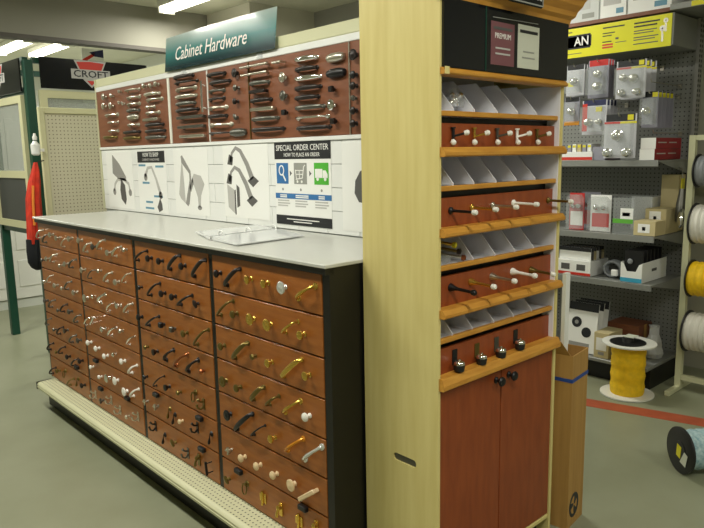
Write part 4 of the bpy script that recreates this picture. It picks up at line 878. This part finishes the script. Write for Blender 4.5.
for k in range(6):
    x = 4.09+.052*k
    tt = thing('black_pack', 'black carded pack standing in the blue striped tray', 'pack', (x, (YA+YB)/2, S3+.0045), 'black packs in the blue striped tray')
    MB().box(x, x+.010, YA+.008, YB-.008, S3+.0045, S3+.20, .002).build('card', 'black_plastic', tt)
    MB().lathe([(0, .014), (.012, .018), (.02, .010)], (x, YB-.05, S3+.13), (-1, 0, 0), 12).build('part_sample', 'wire_grey', tt, True)
# --- base deck
y0, y1, z0, z1 = rz(568, 303, 590, 348, 4.06)
BAGY = y0-.02
for k in range(3):
    x = 4.08+.07*k
    t = thing('bagged_fitting', ['white pack with black round pictures at the front of the base deck', 'white pack behind the round pictures on the base deck'][min(k, 1)], 'pack', (x, (y0+y1)/2, S4), 'white packs on the base deck')
    f = Face2D((x, y1+.02, S4), (0, -1, 0), (.16, 0, 1)); W = y1-y0+.04; H = .34
    mb = MB(); f.rect(mb, 0, W, 0.006, H, .006, -.003); mb.build('bag', 'paper', t)
    mb = MB(); f.rect(mb, 0, W, H*.84, H, .002, .003); mb.build('header', 'ink_black', t)
    mb = MB(); f.disc(mb, W*.3, H*.60, .036, .002, .003, ry=.036); mb.build('picture', 'ink_black', t); mb = MB(); f.disc(mb, W*.66, H*.42, .034, .002, .003); mb.build('picture', 'ink_black', t)
    mb = MB(); f.disc(mb, W*.3, H*.60, .014, .001, .005); mb.build('picture_centre', 'ink_mid', t); mb = MB(); f.rect(mb, W*.1, W*.8, H*.12, H*.2, .001, .003); mb.build('caption_line', 'ink_mid', t)
y0, y1, z0, z1 = rz(590, 330, 608, 358, 4.06); boxy('fitting_box', 'cardboard_pale', 'tan fitting box with white label on the base deck behind the yellow spool', 'box', 4.06, 4.25, y0, min(y1, BAGY-.006), S4, S4+.17, None, [('label', 'paper', 'f', .15, .85, .3, .8), ('barcode', 'ink_mid', 'f', .3, .7, .12, .24)])
y0, y1, z0, z1 = rz(608, 318, 648, 340, 4.30); boxy('brown_carton', 'cherry_board', 'dark brown carton at the back of the base deck', 'box', 4.30, 4.50, max(y0, 1.88), y1, S4, S4+.19, None, [('tape', 'cardboard', 's', .4, .6, 0, 1)])
pb = MB(); C0 = at(659, 350, 'z', S4); C0.y = 1.79; C0.x = 4.33
for i, z in enumerate((0, .05, .11, .17, .21)):
    pass
pb.lathe([(0, .055), (.03, .060), (.07, .048), (.11, .050), (.15, .032), (.19, .028), (.21, .034), (.215, 0)], (C0.x, C0.y, S4), (0, 0, 1), 14)
for v in pb.bm.verts: v.co += Vector((random.uniform(-.006, .006), random.uniform(-.006, .006), 0)) if v.co.z > S4+.001 else Vector((0, 0, 0))
one(pb, 'plastic_bag', 'plastic_bag', 'crumpled clear plastic bag on the base deck end', 'bag')

# ------------------------------------------------------------------ spools
def spool(name, label, c, axis, r_fl, r_core, length, m_fl, m_core, group=None, hub=None, ridges=4, ft=.008):
    """c = centre of the first flange's outer face; wound body between two flanges"""
    t = thing(name, label, 'spool', c, group); ax = Vector(axis).normalized(); c = Vector(c)
    MB().lathe([(0, r_fl*.30), (0, r_fl*.97), (.002, r_fl), (ft, r_fl), (ft, r_core*.5)], c, ax, 32).build('flange', m_fl, t, True)
    MB().lathe([(0, r_core*.5), (0, r_fl), (ft-.002, r_fl), (ft, r_fl*.97), (ft, r_fl*.3)], c+ax*(length-ft), ax, 32).build('flange', m_fl, t, True)
    pr_ = [(0, r_core*.6)]
    for k in range(ridges*6+1):
        f_ = k/(ridges*6); pr_.append((f_*(length-2*ft), r_core*(1+.06*abs(math.sin(PI*f_*ridges))+.012*math.sin(k*2.3))))
    pr_.append((length-2*ft, r_core*.6))
    MB().lathe(pr_, c+ax*ft, ax, 32).build('winding', m_core, t, True)
    if hub: MB().lathe([(-.004, r_fl*hub[1]), (.001, r_fl*hub[1]), (.001, r_fl*.08)], c, ax, 28).build('hub', hub[0], t, True)
    return t
t = spool('rope_spool', 'yellow rope on a white flanged spool standing on the floor', (3.935, 1.775, 0.001), (0, 0, 1), .158, .096, .335, 'spool_white', 'rope_yellow', ridges=4, ft=.010)
MB().lathe([(0, .105), (.004, .105), (.006, .085), (.006, .035), (.030, .030), (.034, .024), (.034, 0)], (3.915, 1.775, .3365), (0, 0, 1), 28).build('cap', 'black_plastic', t, True)
MB().box(3.895, 3.975, 1.735, 1.800, .3710, .3730).build('label', 'paper_grey', t)
r_ = .109; c_ = Vector((3.10, 1.135, r_+.001)); ax = Vector((.80, -.60, 0)).normalized()
t = spool('cord_reel', 'black reel of pale blue cord lying on the floor by the orange tape', c_, ax, r_, .088, .30, 'black_plastic', 'rope_blue', ridges=7, ft=.012)
MB().lathe([(-.003, .045), (.002, .045), (.002, .030)], c_, ax, 24).build('hub_ring', 'ink_black', t, True)
side = Vector((0, 0, 1)).cross(ax).normalized(); up = Vector((0, 0, 1))
fr = Face2D(c_-ax*.003, -side, up)
if fr.n.dot(-ax) < 0: fr = Face2D(c_-ax*.003, side, up)
mb = MB(); fr.poly(mb, [(.012, -.050), (.056, -.060), (.068, -.002), (.042, .008)], .0015); mb.build('paper_label', 'paper_grey', t)
mb = MB(); fr.poly(mb, [(-.018, -.028), (.012, -.036), (.018, .020), (-.014, .028)], .0022); mb.build('yellow_label', 'tag_yellow', t)
# wire spool rack
rk = thing('spool_rack', 'cream steel floor rack holding wire spools beside the shelving end', 'rack', (4.30, 1.25, 0))
RY, RX = 1.585, 4.235
MB().prism([(RX-.018, RY-.018, 0.03), (RX+.018, RY-.018, 0.03), (RX+.018, RY+.018, 0.03), (RX-.018, RY+.018, 0.03)], (0, 0, 1.55)).build('post', 'cream_metal', rk)
MB().box(RX-.018, RX+.018, .80-.018, .80+.018, .03, 1.58).build('post', 'cream_metal', rk)
for y in (RY, .80): MB().box(RX-.17, RX+.24, y-.016, y+.016, 0, .03, .003).build('foot', 'cream_metal', rk)
MB().box(RX-.016, RX+.016, .819, RY-.019, .07, .10).build('cross_bar', 'cream_metal', rk)
MB().box(RX-.016, RX+.016, .819, RY-.019, 1.55, 1.58).build('cross_bar', 'cream_metal', rk)
WG = 'wire spools on the cream rack'
for z, rr, rc, m, fm, lab in ((1.37, .10, .085, 'wire_grey', 'black_plastic', 'grey wire spool at the top of the cream rack'), (1.055, .125, .110, 'wire_white', 'black_plastic', 'white wire spool on the cream rack above the yellow one'), (.72, .115, .10, 'rope_yellow', 'black_plastic', 'yellow wire spool on the cream rack'), (.39, .130, .112, 'wire_white', 'black_plastic', 'silvery white wire spool lowest on the cream rack')):
    MB().tube([(RX, RY-.019, z), (RX, .819, z)], .009, 10).build('axle', 'nickel', rk, True)
    spool('wire_spool', lab, (RX, RY-.035, z), (0, -1, 0), rr, rc, .20, fm, m, WG, ridges=6)
#@@RIGHT_END
# ------------------------------------------------------------------ window displays past the counter end
def croft_logo(f, a, b, s_, parent):
    """red shield with a lettered bar"""
    fz = Face2D(f.p(0, 0, .0010), f.u, f.v); fy = Face2D(f.p(0, 0, .0020), f.u, f.v)
    mb = MB(); f.poly(mb, [(a-.128*s_, b+.100*s_), (a+.128*s_, b+.100*s_), (a+.062*s_, b-.045*s_), (a, b-.105*s_), (a-.062*s_, b-.045*s_)], .0010); mb.build('shield_rim', 'ink_light', parent)
    mb = MB(); fz.poly(mb, [(a-.108*s_, b+.085*s_), (a, b+.092*s_), (a+.108*s_, b+.085*s_), (a+.085*s_, b+.030*s_), (a-.085*s_, b+.030*s_)], .0010); mb.build('shield_top', 'ink_red', parent)
    mb = MB(); fz.poly(mb, [(a-.036*s_, b-.052*s_), (a+.036*s_, b-.052*s_), (a, b-.088*s_)], .0010); mb.build('shield_tip', 'ink_red', parent)
    mb = MB(); fz.rect(mb, a-.155*s_, a+.155*s_, b-.040*s_, b+.032*s_, .0012); mb.build('name_bar', 'ink_light', parent)
    text(fy, 'CROFT', a, b-.004*s_, .072*s_, 'ink_black', parent, width=.275*s_, bold=.001, h=.001)
cd = thing('sash_stand', 'green steel window display stand with cream sashes past the counter end', 'display stand', (2.1, 5.7, 0))
for x, y in ((1.665, 6.20), (1.700, 5.36), (2.65, 5.40), (2.65, 6.20)): MB().box(x-.032, x+.032, y-.032, y+.032, 0, 2.235, .004).build('post', 'green_frame', cd)
def rail(p, q, w=.05, z=.96):
    p, q = Vector((*p, z)), Vector((*q, z)); d = (q-p).normalized(); n_ = Vector((-d.y, d.x, 0))*.02
    MB().prism([p-n_, q-n_, q+n_, p+n_], (0, 0, w)).build('rail', 'green_frame', cd)
for z in (.93, 2.0, 2.215): rail((1.698, 5.395), (1.667, 6.165), .045, z)
for z in (.93, 2.215): rail((1.735, 5.37), (2.615, 5.40), .045, z)
for z in (2.215,): rail((2.65, 5.435), (2.65, 6.165), .045, z); rail((1.70, 6.20), (2.615, 6.20), .045, z)
def sash(label, o, u, W, z0, z1, split, pane_m=('glass_pane', 'screen_mesh')):
    t = thing('casement_sample', label, 'window', Vector(o)+Vector((0, 0, z0)), 'cream sashes in the green stand')
    f = Face2D((o[0], o[1], z0), u, (0, 0, 1)); H = z1-z0; b = .055
    for a0, a1, b0, b1 in ((0, b, 0, H), (W-b, W, 0, H), (b, W-b, 0, b), (b, W-b, H-b, H), (b, W-b, split-.028, split+.028)):
        mb = MB(); f.rect(mb, a0, a1, b0, b1, .03); mb.build('frame_member', 'sash', t)
    for k, (b0, b1) in enumerate(((split+.028, H-b), (b, split-.028))):
        mb = MB(); f.rect(mb, b, W-b, b0, b1, .004, .012); mb.build('pane', pane_m[k], t)
    return t
sash('cream window sash with clear upper pane and dark screen, under the glare-greyed sign', (1.640, 6.16, 0), (.036, -.765, 0), .755, .977, 1.985, .42)
sash('cream window sash behind the framed pegboard, under the black shield sign', (1.755, 5.345, 0), (1, .03, 0), .85, .977, 2.02, .55)
def shield_sign(label, o, u, W, z0, z1, la):
    t = thing('shield_sign', label, 'sign', Vector(o)+Vector((0, 0, z0)), 'black shield logo signs')
    f = Face2D((o[0], o[1], z0), u, (0, 0, 1)); mb = MB(); f.rect(mb, 0, W, 0, z1-z0, .012, -.012); mb.build('sign_panel', 'black_panel', t)
    croft_logo(f, la, (z1-z0)*.55, 1.0, t); return t
shield_sign('black shield logo sign above the cream sash with a dark screen', (1.606, 6.19, 0), (.036, -.80, 0), .82, 2.008, 2.245, .36)
shield_sign('black shield logo sign above the framed pegboard', (1.775, 5.318, 0), (1, .03, 0), .86, 2.035, 2.262, .385)
# cream framed pegboard end panel
pg = thing('pegboard_panel', 'cream framed pegboard panel standing behind the counter end', 'pegboard', (1.85, 4.80, 0))
MB().box(1.600, 2.16, 4.795, 4.806, .10, 1.825).build('board', 'pegboard', pg)
for a0, a1, z0, z1 in ((1.562, 1.600, 0, 1.855), (2.16, 2.198, 0, 1.855), (1.600, 2.16, 1.815, 1.855), (1.600, 2.16, .06, .10)): MB().box(a0, a1, 4.780, 4.815, z0, z1, .003).build('frame_member', 'sash', pg)
for x in (1.58, 2.18): MB().box(x-.02, x+.02, 4.62, 5.0, 0, .03, .003).build('foot', 'sash', pg)
# red jacket on a hook at the panel's edge
jk = thing('hanging_jacket', 'red and orange work vest with dark hem hanging off the pegboard frame', 'jacket', (1.47, 4.70, .74))
def drape(rings, m, nm, seed):
    rnd = random.Random(seed); mb = MB(); R_ = []; n = 22
    ph = [rnd.uniform(0, 6) for _ in range(4)]
    for z, cx_, rx, ry in rings:
        R_.append([mb.bm.verts.new((cx_+(rx*(1+.12*math.sin(5*2*PI*i/n+ph[0])+.06*math.sin(9*2*PI*i/n+ph[1])))*math.cos(2*PI*i/n), 4.695+(ry*(1+.14*math.sin(6*2*PI*i/n+ph[2])))*math.sin(2*PI*i/n), z)) for i in range(n)])
    for A, B in zip(R_, R_[1:]):
        for i in range(n): mb.bm.faces.new((A[i], A[(i+1) % n], B[(i+1) % n], B[i]))
    mb.bm.faces.new(R_[0]); mb.bm.faces.new(R_[-1]); return mb.build(nm, m, jk, True)
drape([(1.49, 1.487, .010, .014), (1.44, 1.482, .022, .028), (1.36, 1.468, .036, .042), (1.25, 1.452, .044, .050), (1.12, 1.448, .047, .055), (.99, 1.440, .046, .056), (.955, 1.438, .044, .054)], 'jacket_red', 'vest_body', 3)
drape([(.985, 1.436, .050, .058), (.91, 1.432, .050, .058), (.83, 1.428, .044, .052), (.795, 1.430, .030, .034), (.775, 1.440, .014, .016)], 'navy_cloth', 'dark_hem', 5)
MB().tube([(1.440, 4.642, 1.34), (1.428, 4.634, 1.22), (1.424, 4.634, 1.08)], .010, 8, flat=.4).build('reflective_strip', 'jacket_orange', jk, True)
MB().tube([(1.561, 4.76, 1.50), (1.52, 4.72, 1.495), (1.49, 4.70, 1.488), (1.485, 4.695, 1.47)], .004, 8).build('hanger_loop', 'black_plastic', jk, True)
wb = thing('white_dispenser', 'small white plastic dispenser hanging on the pegboard frame above the vest', 'dispenser', (1.52, 4.73, 1.53))
MB().lathe([(0, .018), (.01, .028), (.07, .030), (.085, .016), (.095, .012)], (1.505, 4.73, 1.535), (0, 0, 1), 16).build('bottle', 'white_gloss', wb, True)
MB().lathe([(0, .014), (.02, .016), (.03, .010), (.045, .008)], (1.507, 4.73, 1.635), (0, 0, 1), 14).build('pump_head', 'white_paint', wb, True)
MB().box(1.530, 1.5615, 4.728, 4.760, 1.56, 1.58).build('bracket', 'white_paint', wb)
# small red, white and blue sign hung from the header wall's far side
bs = thing('hanging_banner', 'small red white and blue banner hanging beyond the header wall', 'banner', (2.9, 7.9, 2.6))
A = at(82, 59, 'y', 7.9); B = at(103, 50, 'y', 7.9)
f = Face2D((A.x, 7.9, A.z-.06), (1, 0, 0), (0, 0, 1)); W = B.x-A.x; H = B.z-A.z+.06
mb = MB(); f.rect(mb, 0, W, 0, H, .004, -.004); mb.build('cloth', 'paper', bs)
mb = MB(); f.poly(mb, [(0, H*.30), (W*.6, H*.80), (W*.6, H*.60), (W*.1, H*.15)], .001); mb.build('red_stripe', 'ink_red', bs)
mb = MB(); f.poly(mb, [(W*.35, H*.78), (W, H), (W, H*.5), (W*.55, H*.55)], .001); mb.build('blue_field', 'pack_navy', bs)
for a in (.05, .95): MB().tube([f.p(a*W, H, -.002), f.p(a*W, 3.0-(A.z-.06), -.002)], .002, 6).build('cord', 'white_paint', bs)
